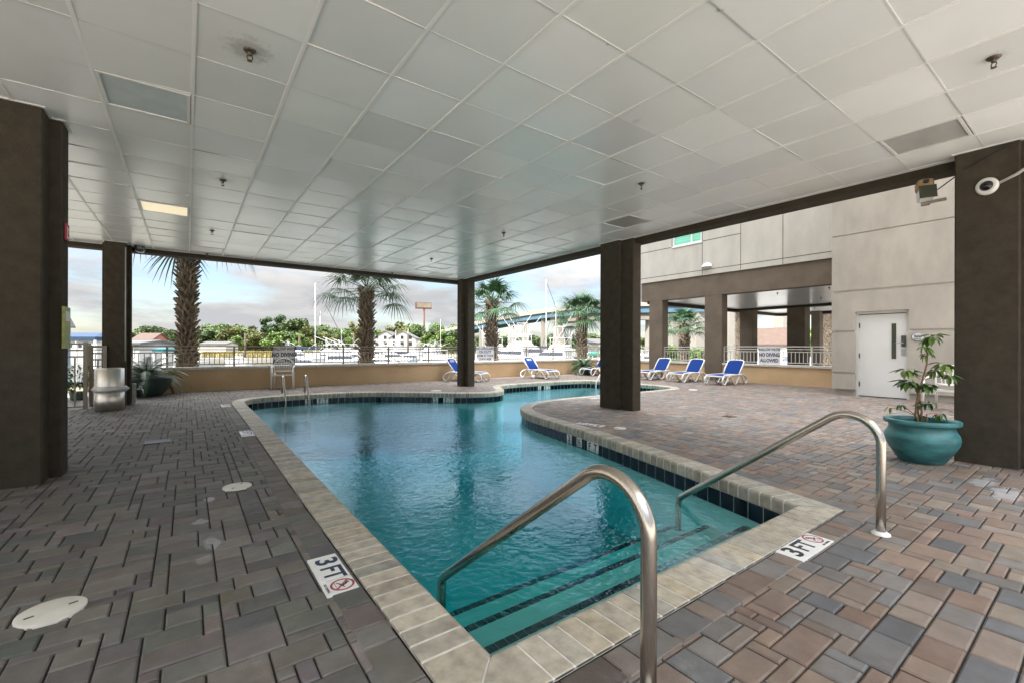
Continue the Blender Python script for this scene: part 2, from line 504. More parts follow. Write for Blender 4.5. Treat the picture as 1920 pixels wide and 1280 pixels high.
# ------------------------------------------------------------------ pool outline
CH = 3.245
NL, NR = (.955, 1.435), (3.70, 1.435)
chain = [NL, (.957, 2.5), (.965, 4.5), (.98, 6.5), (.985, 8.5), (.985, 9.8), (.985, 10.7), (1.03, 11.25), (1.25, 11.62), (1.75, 11.78), (2.5, 11.80), (3.2, 11.70),
         (3.9, 11.44), (4.5, 10.98), (5.1, 10.42), (5.65, 9.95), (6.2, 9.68), (6.75, 9.74), (7.15, 10.15), (7.42, 10.68), (7.7, 11.1), (8.2, 11.36),
         (9.3, 11.44), (10.5, 11.42), (11.3, 11.3), (11.68, 10.9), (11.75, 10.1), (11.78, 9.2), (11.74, 8.3), (11.45, 7.78), (10.9, 7.63), (9.8, 7.62), (8.2, 7.64), (6.8, 7.62),
         (6.0, 7.45), (5.4, 7.07), (5.02, 6.55), (4.8, 5.95), (4.66, 5.2), (4.45, 4.2), (4.22, 3.3), (3.96, 2.34), NR]
INNER = catmull(chain, .05)

def offset_chain(P, w):
    """offset a chain to the deck side (left of travel is the pool here? travel goes clockwise: pool on the right)"""
    out = []
    for i, p in enumerate(P):
        a = P[max(0, i - 1)]; b = P[min(len(P) - 1, i + 1)]
        d = Vector((b[0] - a[0], b[1] - a[1])).normalized()
        out.append((p[0] - d.y * w, p[1] + d.x * w))
    return out

def ring(w):
    """closed polygon at distance w outside the waterline"""
    P = offset_chain(INNER, w)
    P[0] = (P[0][0], NL[1] - w)
    # right end: extend to y = NR.y - w along the direction of the side
    d = Vector(chain[-1]) - Vector(chain[-2]); d.normalize()
    q = Vector(P[-1]); q = q + d * ((q.y - (NR[1] - w)) / -d.y) if d.y else q
    P[-1] = (q.x, q.y)
    return P

pool = thing('swimming_pool', 'curved turquoise swimming pool with beige brick coping set in the paved deck', 'swimming pool')

# coping bricks
PROF = [(0, .0), (.0, .010), (.004, .013), (.215, .013), (.230, .010), (.239, .001), (.243, -.012), (.243, -.085), (.241, -.097), (.234, -.104), (.19, -.106)]
W = .243
def brick(mb, o0, o1, i0, i1, tint, drop=0, mi=0):
    vs = []
    for (o, n) in ((o0, i0), (o1, i1)):
        for sft, z in PROF:
            t = sft / W
            vs.append((lerp(o[0], n[0], t), lerp(o[1], n[1], t), z - drop))
    n = len(PROF)
    fs = [(i, i + 1, n + i + 1, n + i) for i in range(n - 1)]
    fs += [tuple(range(n - 1, -1, -1)), tuple(range(n, 2 * n))]
    mb.add(vs, fs, mi, tint)

mb = MB()
def coping_run(inner, outer, step, g=.0075):
    I = resample(inner, step)
    n = len(I) - 1
    # matching outer points by parameter along the inner polyline
    def match(p):
        best = min(range(len(inner)), key=lambda k: (inner[k][0] - p[0]) ** 2 + (inner[k][1] - p[1]) ** 2)
        k = best
        # refine between neighbours
        res, bd = None, 1e9
        for a, b in ((k - 1, k), (k, k + 1)):
            if a < 0 or b >= len(inner): continue
            A, Bb = Vector(inner[a]), Vector(inner[b])
            l2 = (Bb - A).length_squared
            if l2 < 1e-12: continue
            t = max(0, min(1, (Vector(p) - A).dot(Bb - A) / l2))
            dd = (A.lerp(Bb, t) - Vector(p)).length
            if dd < bd:
                bd = dd
                res = Vector(outer[a]).lerp(Vector(outer[b]), t)
        return (res.x, res.y)
    O = [match(p) for p in I]
    for k in range(n):
        i0, i1, o0, o1 = Vector(I[k]), Vector(I[k + 1]), Vector(O[k]), Vector(O[k + 1])
        li, lo = (i1 - i0).length, (o1 - o0).length
        gi, go = g / max(li, .02), g / max(lo, .02)
        v = random.gauss(1, .12)
        w = random.gauss(.005, .022)
        tint = (v * (1 + w), v, v * (1 - w * 1.6))
        brick(mb, o0.lerp(o1, go), o0.lerp(o1, 1 - go), i0.lerp(i1, gi), i1.lerp(i0, gi), tint)
        brick(mb, o0, o1, i0.lerp(o0, .012), i1.lerp(o1, .012), (1, 1, 1), drop=.0035, mi=1)
OUT = ring(W)
coping_run(INNER, OUT, .107)
# front run, mitred at both corners
fi = [NL, NR]
fo = [OUT[0], OUT[-1]]
nb = 26
for k in range(nb):
    t0, t1 = k / nb, (k + 1) / nb
    def P(a, b, t, straight):
        return (lerp(a[0], b[0], t), a[1])
    ix0, ix1 = lerp(NL[0], NR[0], t0), lerp(NL[0], NR[0], t1)
    ox0 = ix0 if k > 0 else OUT[0][0]
    ox1 = ix1 if k < nb - 1 else OUT[-1][0]
    yo, yi = NL[1] - W, NL[1]
    g = .006
    v = random.gauss(1, .12); w = random.gauss(.005, .022)
    brick(mb, (ox0 + g, yo), (ox1 - g, yo), (ix0 + g, yi), (ix1 - g, yi), (v * (1 + w), v, v * (1 - 1.6 * w)))
    brick(mb, (ox0, yo), (ox1, yo), (ix0, yi - .003), (ix1, yi - .003), (1, 1, 1), .0035, 1)
mb.build('coping', ['coping', 'grout'], pool)

# waterline tile band
mb = MB()
LOOP = INNER + []          # ends at NR, closing edge is the front
def band(P, step):
    Q = resample(P, step)
    for a, b in zip(Q, Q[1:]):
        d = Vector((b[0] - a[0], b[1] - a[1])); l = d.length; d.normalize()
        nx, ny = d.y * .018, -d.x * .018     # towards the pool
        nx, ny = -d.y * .02, d.x * .02       # set back under the coping nose
        for z0, z1 in ((-.255, -.108),):
            v = random.choice([.6, .8, 1, 1.3, 2.2])
            t = (.0018 * v, .003 * v, .008 * v)
            g = .004
            mb.add([(a[0] + d.x * g + nx, a[1] + d.y * g + ny, z0), (b[0] - d.x * g + nx, b[1] - d.y * g + ny, z0),
                    (b[0] - d.x * g + nx, b[1] - d.y * g + ny, z1), (a[0] + d.x * g + nx, a[1] + d.y * g + ny, z1)], [(0, 1, 2, 3)], 0, t)
band(INNER, .15)
band([(NR[0], NR[1]), (NL[0], NL[1])], .15)
mb.build('waterline_tiles', 'tile', pool)

# basin: walls and sloping floor
mb = MB()
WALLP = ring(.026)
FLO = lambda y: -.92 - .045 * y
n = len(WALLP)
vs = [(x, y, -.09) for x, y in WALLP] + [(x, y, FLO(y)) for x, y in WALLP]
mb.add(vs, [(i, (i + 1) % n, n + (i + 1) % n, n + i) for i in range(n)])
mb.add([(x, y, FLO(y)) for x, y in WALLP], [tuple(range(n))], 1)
mb.build('basin', ['plaster', 'floorplaster_dimmed'], pool)

# entry steps along the near end
def right_x(y):
    return 3.70 + (y - 1.435) * .295
zs = [(-.31, 1.87), (-.47, 2.29), (-.65, 2.74)]
y0 = NL[1] - .02
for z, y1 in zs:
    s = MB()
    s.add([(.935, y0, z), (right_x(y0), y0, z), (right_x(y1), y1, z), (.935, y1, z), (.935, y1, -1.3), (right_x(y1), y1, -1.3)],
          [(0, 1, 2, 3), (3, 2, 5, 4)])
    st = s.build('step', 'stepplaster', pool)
    t = MB()
    nx = 46
    xe = right_x(y1)
    for i in range(nx):
        xa = lerp(.95, xe - .03, i / nx) + .003; xb = lerp(.95, xe - .03, (i + 1) / nx) - .003
        t.box(xa, xb, y1 - .048, y1 + .004, z - .052, z + .004)
    t.build('nosing_tiles', 'black', st)
    y0 = y1

# painted depth tiles on the waterline
def wl_marker(pos, direction, s, w):
    """small white tiles with dark characters on the inside face"""
    d = Vector(direction).normalized()
    nrm = Vector((d.y, -d.x))          # towards the pool for travel direction d
    m = Matrix(((d.x, 0, nrm.x, pos[0] + nrm.x * .004), (d.y, 0, nrm.y, pos[1] + nrm.y * .004), (0, 1, 0, -.165), (0, 0, 0, 1)))
    k = len(s)
    for i, ch in enumerate(s):
        if ch == ' ': continue
        x = (i - (k - 1) / 2) * w
        b = MB(); b.T = m
        b.box(x - w / 2 + .004, x + w / 2 - .004, -.06, .06, -.012, -.002)
        o = b.build('depth_tile', 'white', pool)
        text_mesh(ch if ch != '/' else '\u00bd', .13 if ch != '/' else .12, 'ink', o, m @ Matrix.Translation((x, 0, 0)), sx=1.0, bold=.003)

# ------------------------------------------------------------------ water
mb = MB()
WP = ring(.05)
n = len(WP)
mb.add([(x, y, -.192) for x, y in WP] + [(x, y, -2.6) for x, y in WP],
       [tuple(range(n - 1, -1, -1)), tuple(range(n, 2 * n))] + [(i, (i + 1) % n, n + (i + 1) % n, n + i) for i in range(n)])
wo = mb.build('water', 'water')
bm = bmesh.new(); bm.from_mesh(wo.data); bmesh.ops.recalc_face_normals(bm, faces=bm.faces); bm.to_mesh(wo.data); bm.free()
struct(wo)

# ------------------------------------------------------------------ deck of pavers
X0, X1, Y0, Y1 = -4.6, 24.0, -1.3, 14.42
SOLD_IN, SOLD_OUT = ring(W + .006), ring(W + .155)
CUT_A, CUT_B = ring(.23), ring(W + .12)
COLORS = [((.135, .126, .120), 5), ((.108, .106, .107), 3), ((.155, .125, .106), 6), ((.172, .128, .100), 3), ((.150, .104, .084), 1.2), ((.092, .094, .101), 2), ((.178, .148, .122), 3), ((.150, .110, .090), 5)]
def pcol(x=0, y=0):
    c = random.choices([a for a, _ in COLORS], [b for _, b in COLORS])[0]
    v = random.gauss(1.24, .13) * (1.0 + .16 * max(0, min(1, (x - 1.2) / 2)))
    # pavers turn greyer and slightly darker towards the left
    k = max(0, min(1, (2.0 - x) / 1.6))
    g = sum(c) / 3
    c = [lerp(a, g * q_ * (.86 + .14 * random.random()), .8 * k) for a, q_ in zip(c, (1.02, 1.0, .94))]
    return tuple(max(.03, a * v) for a in c)
def paver(mb, x0, x1, y0, y1, z=0, T=None):
    g, c = .0038, .0065
    h = z + random.gauss(0, .0011)
    tx, ty = random.gauss(0, .0030), random.gauss(0, .0030)
    a, b, e, f = x0 + g, x1 - g, y0 + g, y1 - g
    cx, cy = (a + b) / 2, (e + f) / 2
    ring_ = [(a, e), (b, e), (b, f), (a, f)]
    top = [(a + c, e + c), (b - c, e + c), (b - c, f - c), (a + c, f - c)]
    vs = [(x, y, z - .03) for x, y in ring_] + [(x, y, h - .005 + tx * (x - cx) + ty * (y - cy)) for x, y in ring_] + [(x, y, h + tx * (x - cx) + ty * (y - cy)) for x, y in top]
    fs = [(8, 9, 10, 11)] + [(i, (i + 1) % 4, 4 + (i + 1) % 4, 4 + i) for i in range(4)] + [(4 + i, 4 + (i + 1) % 4, 8 + (i + 1) % 4, 8 + i) for i in range(4)]
    mb.add(vs, fs, 0, pcol(cx, cy))
mb = MB()
U = .0675
nx, ny = int((17.2 + 4.6) / U), int((14.42 + 1.2) / U)
GX, GY = -4.6, -1.2
occ = [[False] * (ny + 5) for _ in range(nx + 5)]
SIZ = [((3, 2), 40), ((2, 3), 8), ((2, 2), 24), ((4, 2), 4), ((3, 3), 6), ((2, 1), 10), ((3, 1), 6), ((1, 2), 2)]
# a scatter of larger stones first, so that no joint runs on for long
preset = {}
blocked = [[False] * (ny + 5) for _ in range(nx + 5)]
for _ in range(int(nx * ny * .10)):
    w, h = random.choice([(3, 2), (3, 2), (3, 2), (3, 3), (2, 2), (2, 3), (4, 2)])
    i, j = random.randrange(nx - w), random.randrange(ny - h)
    if any(blocked[i + a][j + b] for a in range(w) for b in range(h)): continue
    for a in range(w):
        for b in range(h): blocked[i + a][j + b] = True
    preset[(i, j)] = (w, h)
for j in range(ny):
    for i in range(nx):
        if occ[i][j]: continue
        opts = []
        for (w, h), p in SIZ:
            if (i, j) in preset: break
            if i + w <= nx and j + h <= ny and all(not occ[i + a][j + b] and not blocked[i + a][j + b] for a in range(w) for b in range(h)):
                opts.append(((w, h), p))
        if (i, j) in preset: w, h = preset[(i, j)]
        elif not opts: w, h = 1, 1
        else: w, h = random.choices([o for o, _ in opts], [p for _, p in opts])[0]
        for a in range(w):
            for b in range(h): occ[i + a][j + b] = True
        x0, y0 = GX + i * U, GY + j * U
        x1, y1 = x0 + w * U, y0 + h * U
        cx, cy = (x0 + x1) / 2, (y0 + y1) / 2
        if .2 < cx < 12.5 and .9 < cy < 12.4:
            cs = [(x0, y0), (x1, y0), (x1, y1), (x0, y1)]
            if all(pip(x, y, CUT_B) for x, y in cs): continue
            if any(pip(x, y, CUT_A) for x, y in cs):
                # cut paver: keep the runs of whole units that stay clear of the pool
                for b in range(h):
                    run = None
                    for a in range(w + 1):
                        ok = a < w and not pip(x0 + (a + .5) * U, y0 + (b + .5) * U, CUT_A)
                        if ok and run is None: run = a
                        if not ok and run is not None:
                            paver(mb, x0 + run * U, x0 + a * U, y0 + b * U, y0 + (b + 1) * U); run = None
                continue
        if cx > 13.5 and cy < 4.4: continue
        paver(mb, x0, x1, y0, y1)
# soldier course round the coping
def soldier(a, b, closed=False):
    A = list(a); Bb = list(b)
    acc = 0
    k = 0
    while k < len(A) - 1:
        l, j = 0, k
        want = random.choice([.155, .155, .23, .23, .115])
        while j < len(A) - 1 and l < want:
            l += math.dist(Bb[j], Bb[j + 1]); j += 1
        p = [Vector(A[k]), Vector(A[j]), Vector(Bb[j]), Vector(Bb[k])]
        cen = sum(p, Vector((0, 0))) / 4
        g = .004
        q = [v + (cen - v).normalized() * g for v in p]
        r = [v + (cen - v).normalized() * .013 for v in p]
        z = .004 + random.gauss(0, .0008)
        vs = [(v.x, v.y, -.03) for v in q] + [(v.x, v.y, z - .005) for v in q] + [(v.x, v.y, z) for v in r]
        fs = [(8, 9, 10, 11)] + [(i, (i + 1) % 4, 4 + (i + 1) % 4, 4 + i) for i in range(4)] + [(4 + i, 4 + (i + 1) % 4, 8 + (i + 1) % 4, 8 + i) for i in range(4)]
        mb.add(vs, fs, 0, pcol(cen.x, cen.y))
        k = j
def densify(P, step):
    out = []
    for a, b in zip(P, P[1:]):
        m = max(1, int(math.dist(a, b) / step))
        out += [(lerp(a[0], b[0], t / m), lerp(a[1], b[1], t / m)) for t in range(m)]
    return out + [P[-1]]
def pair_dense(A, Bb, step=.03):
    oa, ob = [], []
    for k in range(len(A) - 1):
        m = max(1, int(math.dist(Bb[k], Bb[k + 1]) / step))
        for t in range(m):
            oa.append((lerp(A[k][0], A[k + 1][0], t / m), lerp(A[k][1], A[k + 1][1], t / m)))
            ob.append((lerp(Bb[k][0], Bb[k + 1][0], t / m), lerp(Bb[k][1], Bb[k + 1][1], t / m)))
    return oa + [A[-1]], ob + [Bb[-1]]
soldier(*pair_dense(SOLD_OUT, SOLD_IN))
xs_ = [SOLD_IN[-1][0]]
while xs_[-1] > SOLD_IN[0][0] + .3: xs_.append(xs_[-1] - random.choice([.15, .15, .22, .22, .11]))
xs_.append(SOLD_IN[0][0])
for k in range(len(xs_) - 1):
    ya_, yb_ = SOLD_OUT[0][1], SOLD_IN[0][1]
    oa_ = SOLD_OUT[-1][0] if k == 0 else xs_[k]; ob_ = SOLD_OUT[0][0] if k == len(xs_) - 2 else xs_[k + 1]
    p_ = [(oa_, ya_), (xs_[k], yb_), (xs_[k + 1], yb_), (ob_, ya_)]
    cx_, cy_ = sum(a for a, _ in p_) / 4, sum(b for _, b in p_) / 4
    def inset(q, d): 
        v = Vector((cx_ - q[0], cy_ - q[1])); v = v.normalized() * d; return (q[0] + v.x, q[1] + v.y)
    q_ = [inset(q, .005) for q in p_]; r_ = [inset(q, .014) for q in p_]
    vs = [(*q, -.03) for q in q_] + [(*q, -.001) for q in q_] + [(*q, .004) for q in r_]
    fs = [(8, 9, 10, 11)] + [(i, (i + 1) % 4, 4 + (i + 1) % 4, 4 + i) for i in range(4)] + [(4 + i, 4 + (i + 1) % 4, 8 + (i + 1) % 4, 8 + i) for i in range(4)]
    mb.add(vs, fs, 0, pcol(cx_, cy_))
# jointing sand under the pavers, with the pool cut out
bm = bmesh.new()
def loop(P, z):
    vs = [bm.verts.new((x, y, z)) for x, y in P]
    return [bm.edges.new((vs[i], vs[(i + 1) % len(vs)])) for i in range(len(vs))]
es = loop([(X0, Y0), (X1, Y0), (X1, Y1), (X0, Y1)], -.013) + loop(ring(.12), -.013)
bmesh.ops.triangle_fill(bm, edges=es, use_beauty=True)
bm.verts.index_update()
sv = [tuple(v.co) for v in bm.verts]
sf = []
for f in bm.faces:
    c = f.calc_center_median()
    if pip(c.x, c.y, ring(.11)): continue
    idx = [v.index for v in f.verts]
    if f.normal.z < 0: idx.reverse()
    sf.append(idx)
bm.free()
mb.add(sv, sf, 1)
struct(mb.build('deck', ['paver', 'sand']))

# ------------------------------------------------------------------ ceiling of lay-in panels
CX0, CX1, CY0, CY1 = -8.0, 6.80, -.8, 12.16
TS = .61
gx0, gy0 = .03, 12.16
PANEL_HOLES = {}
mb = MB()
LIGHTS = [('off', -.27, 4.77), ('lit', -.27, 8.43), ('litfar', .34, 11.48), ('right', 5.83, 1.10), ('mid', 5.83, 4.77), ('far', 5.83, 11.48)]
ix0 = math.floor((CX0 - gx0) / TS); ix1 = math.ceil((CX1 - gx0) / TS)
GY_OFF = .2155
iy0 = math.floor((CY0 - GY_OFF) / TS); iy1 = math.ceil((CY1 - GY_OFF) / TS)
light_cells = {}
for nm, x, y in LIGHTS:
    light_cells[(math.floor((x - gx0) / TS), math.floor((y - GY_OFF) / TS))] = nm
for i in range(ix0, ix1):
    for j in range(iy0, iy1):
        if (i, j) in light_cells: continue
        xa, xb = max(CX0, gx0 + i * TS + .004), min(CX1, gx0 + (i + 1) * TS - .004)
        ya, yb = max(CY0, GY_OFF + j * TS + .004), min(CY1, GY_OFF + (j + 1) * TS - .004)
        if xb - xa < .02 or yb - ya < .02: continue
        tx, ty = random.gauss(0, .007), random.gauss(0, .0085)
        cx, cy = (xa + xb) / 2, (ya + yb) / 2
        v = random.gauss(.965, .045)
        z = CH + .004
        sag = .0016
        vs = []
        K = 3
        for b in range(K + 1):
            for a in range(K + 1):
                s, t = a / K, b / K
                x, y = lerp(xa, xb, s), lerp(ya, yb, t)
                vs.append((x, y, z + tx * (x - cx) + ty * (y - cy) - sag * 16 * s * (1 - s) * t * (1 - t) * random.uniform(.4, 1.4)))
        fs = [(b * (K + 1) + a, (b + 1) * (K + 1) + a, (b + 1) * (K + 1) + a + 1, b * (K + 1) + a + 1) for b in range(K) for a in range(K)]
        mb.add(vs, fs, 0, (v, v, v * random.gauss(1, .01)), smooth=True)
for i in range(ix0, ix1 + 1):
    x = gx0 + i * TS
    if CX0 < x < CX1: mb.box(x - .012, x + .012, CY0, CY1, CH - .002, CH + .02, 1)
for j in range(iy0, iy1 + 1):
    y = GY_OFF + j * TS
    if CY0 < y < CY1: mb.box(CX0, CX1, y - .0055, y + .0055, CH + .001, CH + .02, 2)
mb.quad((CX0, CY0, CH + .14), (CX0, CY1, CH + .14), (CX1, CY1, CH + .14), (CX1, CY0, CH + .14), 0, (.3, .3, .3))
# wall angle along the beams
mb.box(CX0, CX1, CY1 - .022, CY1, CH - .003, CH + .02, 1)
mb.box(CX1 - .022, CX1, CY0, CY1 - .022, CH - .003, CH + .02, 1)
struct(mb.build('ceiling', ['ctile', 'tee', 'xtee']))

FIX = {'off': ('unlit ceiling light with dusty blue grey lens above the left column', 'cpanel'),
       'lit': ('glowing warm ceiling light in the left row of the canopy', 'clit'),
       'litfar': ('sagging pale ceiling light at the back edge above the left palm', 'wplastic'),
       'right': ('unlit ceiling light with dark grey lens above the teal pot', 'clens'),
       'mid': ('unlit ceiling light with grey lens beside the middle brown column', 'clens'),
       'far': ('small looking unlit ceiling light near the back corner column', 'clens')}
for (i, j), nm in light_cells.items():
    x, y = gx0 + (i + .5) * TS, GY_OFF + (j + .5) * TS
    lab, lm = FIX[nm]
    t = thing('ceiling_light', lab, 'ceiling light', (x, y, CH), 0, 'ceiling lights under the canopy')
    f = MB()
    a, w = .29, .022
    f.box(-a, a, -a, -a + w, -.006, .012); f.box(-a, a, a - w, a, -.006, .012)
    f.box(-a, -a + w, -a + w, a - w, -.006, .012); f.box(a - w, a, -a + w, a - w, -.006, .012)
    f.build('frame', 'dframe', t)
    l = MB()
    e = a - w
    if nm == 'litfar':
        K = 6
        vs = [(lerp(-e, e, p / K), lerp(-e, e, q / K), .004 - .045 * math.sin(PI * p / K) * math.sin(PI * q / K) ** 2) for q in range(K + 1) for p in range(K + 1)]
        l.add(vs, [(q * (K + 1) + p, (q + 1) * (K + 1) + p, (q + 1) * (K + 1) + p + 1, q * (K + 1) + p + 1) for q in range(K) for p in range(K)], smooth=True)
    else:
        l.quad((-e, -e, .004), (-e, e, .004), (e, e, .004), (e, -e, .004))
    l.build('lens', lm, t)

# sprinkler heads on a three metre grid
t = None
SPR = [(.345, 3.57, 'rusty sprinkler head with wide plate nearest the camera at left'), (.35, 6.56, 'second sprinkler head of the left row, above the pool edge'),
       (.35, 9.55, 'third sprinkler head of the left row, right of the glowing light'), (.35, 12.0, 'last sprinkler head of the left row beside the sagging light'),
       (4.60, .53, 'dark sprinkler head with wide plate above the right deck'), (4.60, 3.55, 'sprinkler head over the pool steps side, second of the right row'),
       (4.60, 6.56, 'sprinkler head above the pool bend, third of the right row'), (4.60, 9.5, 'fourth sprinkler head of the right row over the far water'),
       (4.62, 12.0, 'tiny looking sprinkler head at the back beam above the second palm')]
for x, y, lab in SPR:
    if t is None:
        t = proto = thing('sprinkler_head', lab, 'sprinkler', (x, y, CH), 0, 'sprinkler heads in the ceiling')
        MB().lathe([(.001, -.012), (.030, -.012), (.038, -.004), (.040, .002)], 20).build('escutcheon', 'brass', t)
        b = MB()
        b.lathe([(.014, -.01), (.014, -.032), (.009, -.036), (.001, -.036)], 10)
        b.tube([(-.012, 0, -.034), (-.019, 0, -.05), (-.008, 0, -.068)], .0035, 6)
        b.tube([(.012, 0, -.034), (.019, 0, -.05), (.008, 0, -.068)], .0035, 6)
        b.lathe([(.001, -.068), (.017, -.069), (.017, -.073), (.001, -.074)], 12)
        b.build('sprinkler_body', 'brass', t)
    else:
        dup(proto, (x, y, CH), random.uniform(0, 3), lab)

# ------------------------------------------------------------------ beams and tower above
mb = MB()
mb.box(CX0, 6.80, CY1, CY1 + .28, CH - .09, 4.0)
tag(mb.build('beam', 'beam'), 'dark brown stucco beam along the back edge of the canopy', 'beam')
mb = MB()
mb.box(6.803, 7.07, CY0, CY1 + .28, CH - .092, 4.0)
tag(mb.build('beam', 'beam'), 'dark brown stucco beam along the open right side of the canopy', 'beam')
tw = thing('hotel_tower', 'unseen hotel tower over the covered pool canopy with an added shade block', 'building', (0, 0, 0))
mb = MB(); mb.box(CX0, 7.05, CY0, 13.5, 4.003, 15.5); mb.build('wall', 'tower', tw)  # unseen mass over the canopy, sized to shade the right deck
mb = MB(); mb.box(-34, -10, 12.9, 17.5, -1, 20); mb.build('shade_block', 'tower', tw)  # unseen block added to cast shade on the back deck and palms

# ------------------------------------------------------------------ cruciform columns
def column(label, poly, topz=CH - .02):
    """plus-shaped pier given by its plan, counter-clockwise in world coordinates"""
    cx = sum(p[0] for p in poly) / len(poly); cy = sum(p[1] for p in poly) / len(poly)
    poly = [(a - cx, b - cy) for a, b in poly]
    t = thing('column', label, 'column', (cx, cy, 0), 0, 'brown stucco columns under the canopy')
    out = []
    n = len(poly)
    for i in range(n):
        P0, P1, P2 = Vector(poly[i - 1]), Vector(poly[i]), Vector(poly[(i + 1) % n])
        cr = (P1 - P0).x * (P2 - P1).y - (P1 - P0).y * (P2 - P1).x
        if cr > 0:
            out += [tuple(P1 + (P0 - P1).normalized() * .012), tuple(P1 + (P2 - P1).normalized() * .012)]
        else: out.append(tuple(P1))
    e = MB(); e.prism([(a + .02 * (1 if a > 0 else -1), b + .02 * (1 if b > 0 else -1)) for a, b in poly], CH - .005, CH + .01); e.build('trim_angle', 'tee', t)
    m = MB(); m.prism(out, 0, CH - .0052)
    m.build('shaft', 'stucco', t)
    return t
def plus(x0, x1, y0, y1, fx0, fx1, fy, bx0, bx1, by, rx=0, ry0=0, ry1=0):
    """main pier x0..x1, y0..y1 with a front pilaster down to fy and a rear one up to by"""
    return [(x0, y0), (fx0, y0), (fx0, fy), (fx1, fy), (fx1, y0), (x1, y0), (x1, y1), (bx1, y1), (bx1, by), (bx0, by), (bx0, y1), (x0, y1)]
c1 = column('dark brown cross-shaped column filling the left edge of the view', plus(-1.87, -.925, 5.71, 5.96, -1.78, -1.01, 5.48, -1.78, -1.06, 6.18))
c2 = column('dark brown cross-shaped column behind the steel bin at back left', plus(-1.37, -.93, 11.90, 12.12, -1.32, -.99, 11.69, -1.32, -1.02, 12.30))
c3 = column('slim brown cross-shaped column at the far back corner of the canopy', plus(6.68, 7.05, 11.74, 12.0, 6.80, 7.04, 11.55, 6.93, 7.04, 12.25))
c4_ = column('wide brown cross-shaped column standing in the middle of the right deck', plus(6.67, 7.05, 5.66, 6.15, 6.745, 6.985, 5.39, 6.94, 7.04, 6.38))
c5 = column('massive brown column beside the teal pot at the right edge', plus(6.60, 7.05, .58, 1.045, 6.68, 6.99, .30, 6.94, 7.04, 1.06))
MB().tube([(-.998 - c2.location.x, 11.678 - c2.location.y, .9), (-.998 - c2.location.x, 11.678 - c2.location.y, CH - .1)], .010, 8).build('conduit', 'conduit', c2)

# ------------------------------------------------------------------ helper for walls with rails
def parapet(name, label, ax, ay, bx, by, h=.56, th=.22, mats=('tan', 'cap')):
    """wall from a to b; front face on the line a-b, thickness to the left of travel"""
    d = Vector((bx - ax, by - ay)); ln = d.length
    t = thing(name, label, 'wall', (ax, ay, 0), math.atan2(d.y, d.x))
    MB().box(0, ln, 0, th, -1.4, h).build('wall', mats[0], t)
    c = MB()
    k = max(1, round(ln / 1.3))
    for i in range(k):
        a, b = ln * i / k + .003, ln * (i + 1) / k - .003
        c.box(a, b, -.045, th + .045, h + .002, h + .085, 0, bev=.012)
    c.build('cap', mats[1], t)
    return t, ln

def railing(label, ax, ay, bx, by, z0, z1, posts, mat='rail', sp=.118):
    d = Vector((bx - ax, by - ay)); ln = d.length
    t = thing('railing', label, 'railing', (ax, ay, 0), math.atan2(d.y, d.x), 'metal railings on the parapet walls')
    H = z1 - z0
    m = MB()
    m.box(0, ln, -.025, .025, z1 - .03, z1)
    m.box(0, ln, -.014, .014, z1 - .11, z1 - .085)
    m.box(0, ln, -.014, .014, z1 - .195, z1 - .17)
    m.box(0, ln, -.014, .014, z0 + .05, z0 + .075)
    m.build('rails', mat, t)
    ps = [ln * i / posts for i in range(posts + 1)]
    for p in ps:
        MB().box(p - .022, p + .022, -.022, .022, z0, z1 - .031).build('post', mat, t)
    for a, b in zip(ps, ps[1:]):
        k = max(1, round((b - a) / sp))
        m = MB()
        for i in range(1, k):
            x = lerp(a, b, i / k)
            m.box(x - .0085, x + .0085, -.0085, .0085, z0 + .076, z1 - .196)
        m.build('baluster_panel', mat, t)
    return t

BW = 14.45
parapet('parapet_wall', 'long tan stucco parapet wall with pale cap behind the pool', -1.9, BW, 15.85, BW)
railing('tan metal railing on the long wall behind the pool', -1.9, BW + .11, 15.8, BW + .11, .645, 1.20, 12)

# ------------------------------------------------------------------ right wing
WX = 15.5
wing = thing('hotel_wing', 'pale grey hotel wing raised on taupe columns beyond the right deck', 'building', (0, 0, 0))
def wall_x(mb, x, ya, yb, za, zb, th, mi=0, holes=()):
    mb.box(x, x + th, ya, yb, za, zb, mi)
# upper wall, split round the window
m = MB()
wy0, wy1, wz0, wz1 = 9.20, 10.42, 5.13, 6.55
UX = WX - .05
m.box(UX, UX + .3, 4.2, wy0, 3.86, 6.3); m.box(UX, UX + .3, wy1, 12.0, 3.86, 6.3)
m.box(UX, UX + .3, wy0, wy1, 3.86, wz0); m.box(UX, UX + .3, wy0, wy1, wz1, 6.3)
m.box(UX + .3, 28, 11.7, 12.0, 3.86, 6.3)
m.build('wall', 'upper', wing)
g = MB()
gx = UX - .0025
def gy(ya, yb, z): g.box(gx, UX + .001, ya, yb, z - .012, z + .012)
def gz(y, za, zb): g.box(gx, UX + .001, y - .010, y + .010, za, zb)
gy(4.2, 12.0, 4.05)
for y in (9.17, 7.75, 6.4): gz(y, 3.86, 4.038); gz(y, 4.062, 6.3)
gz(10.45, 5.142, 6.3)
gy(7.762, 9.158, 5.13); gy(10.462, 12.0, 5.13)
g.build('control_joints', 'groove', wing)
w = MB(); e = .05
w.box(UX + .02, UX + .1, wy0, wy1, wz0, wz0 + e); w.box(UX + .02, UX + .1, wy0, wy1, wz1 - e, wz1)
w.box(UX + .02, UX + .1, wy0, wy0 + e, wz0 + e, wz1 - e); w.box(UX + .02, UX + .1, wy1 - e, wy1, wz0 + e, wz1 - e)
w.box(UX + .02, UX + .1, wy0 + .40, wy0 + .45, wz0 + e, wz1 - e)
w.box(UX - .03, UX + .02, wy0 - .03, wy1 + .03, wz0 - .05, wz0 - .002)
wf = w.build('window', 'winframe', wing)
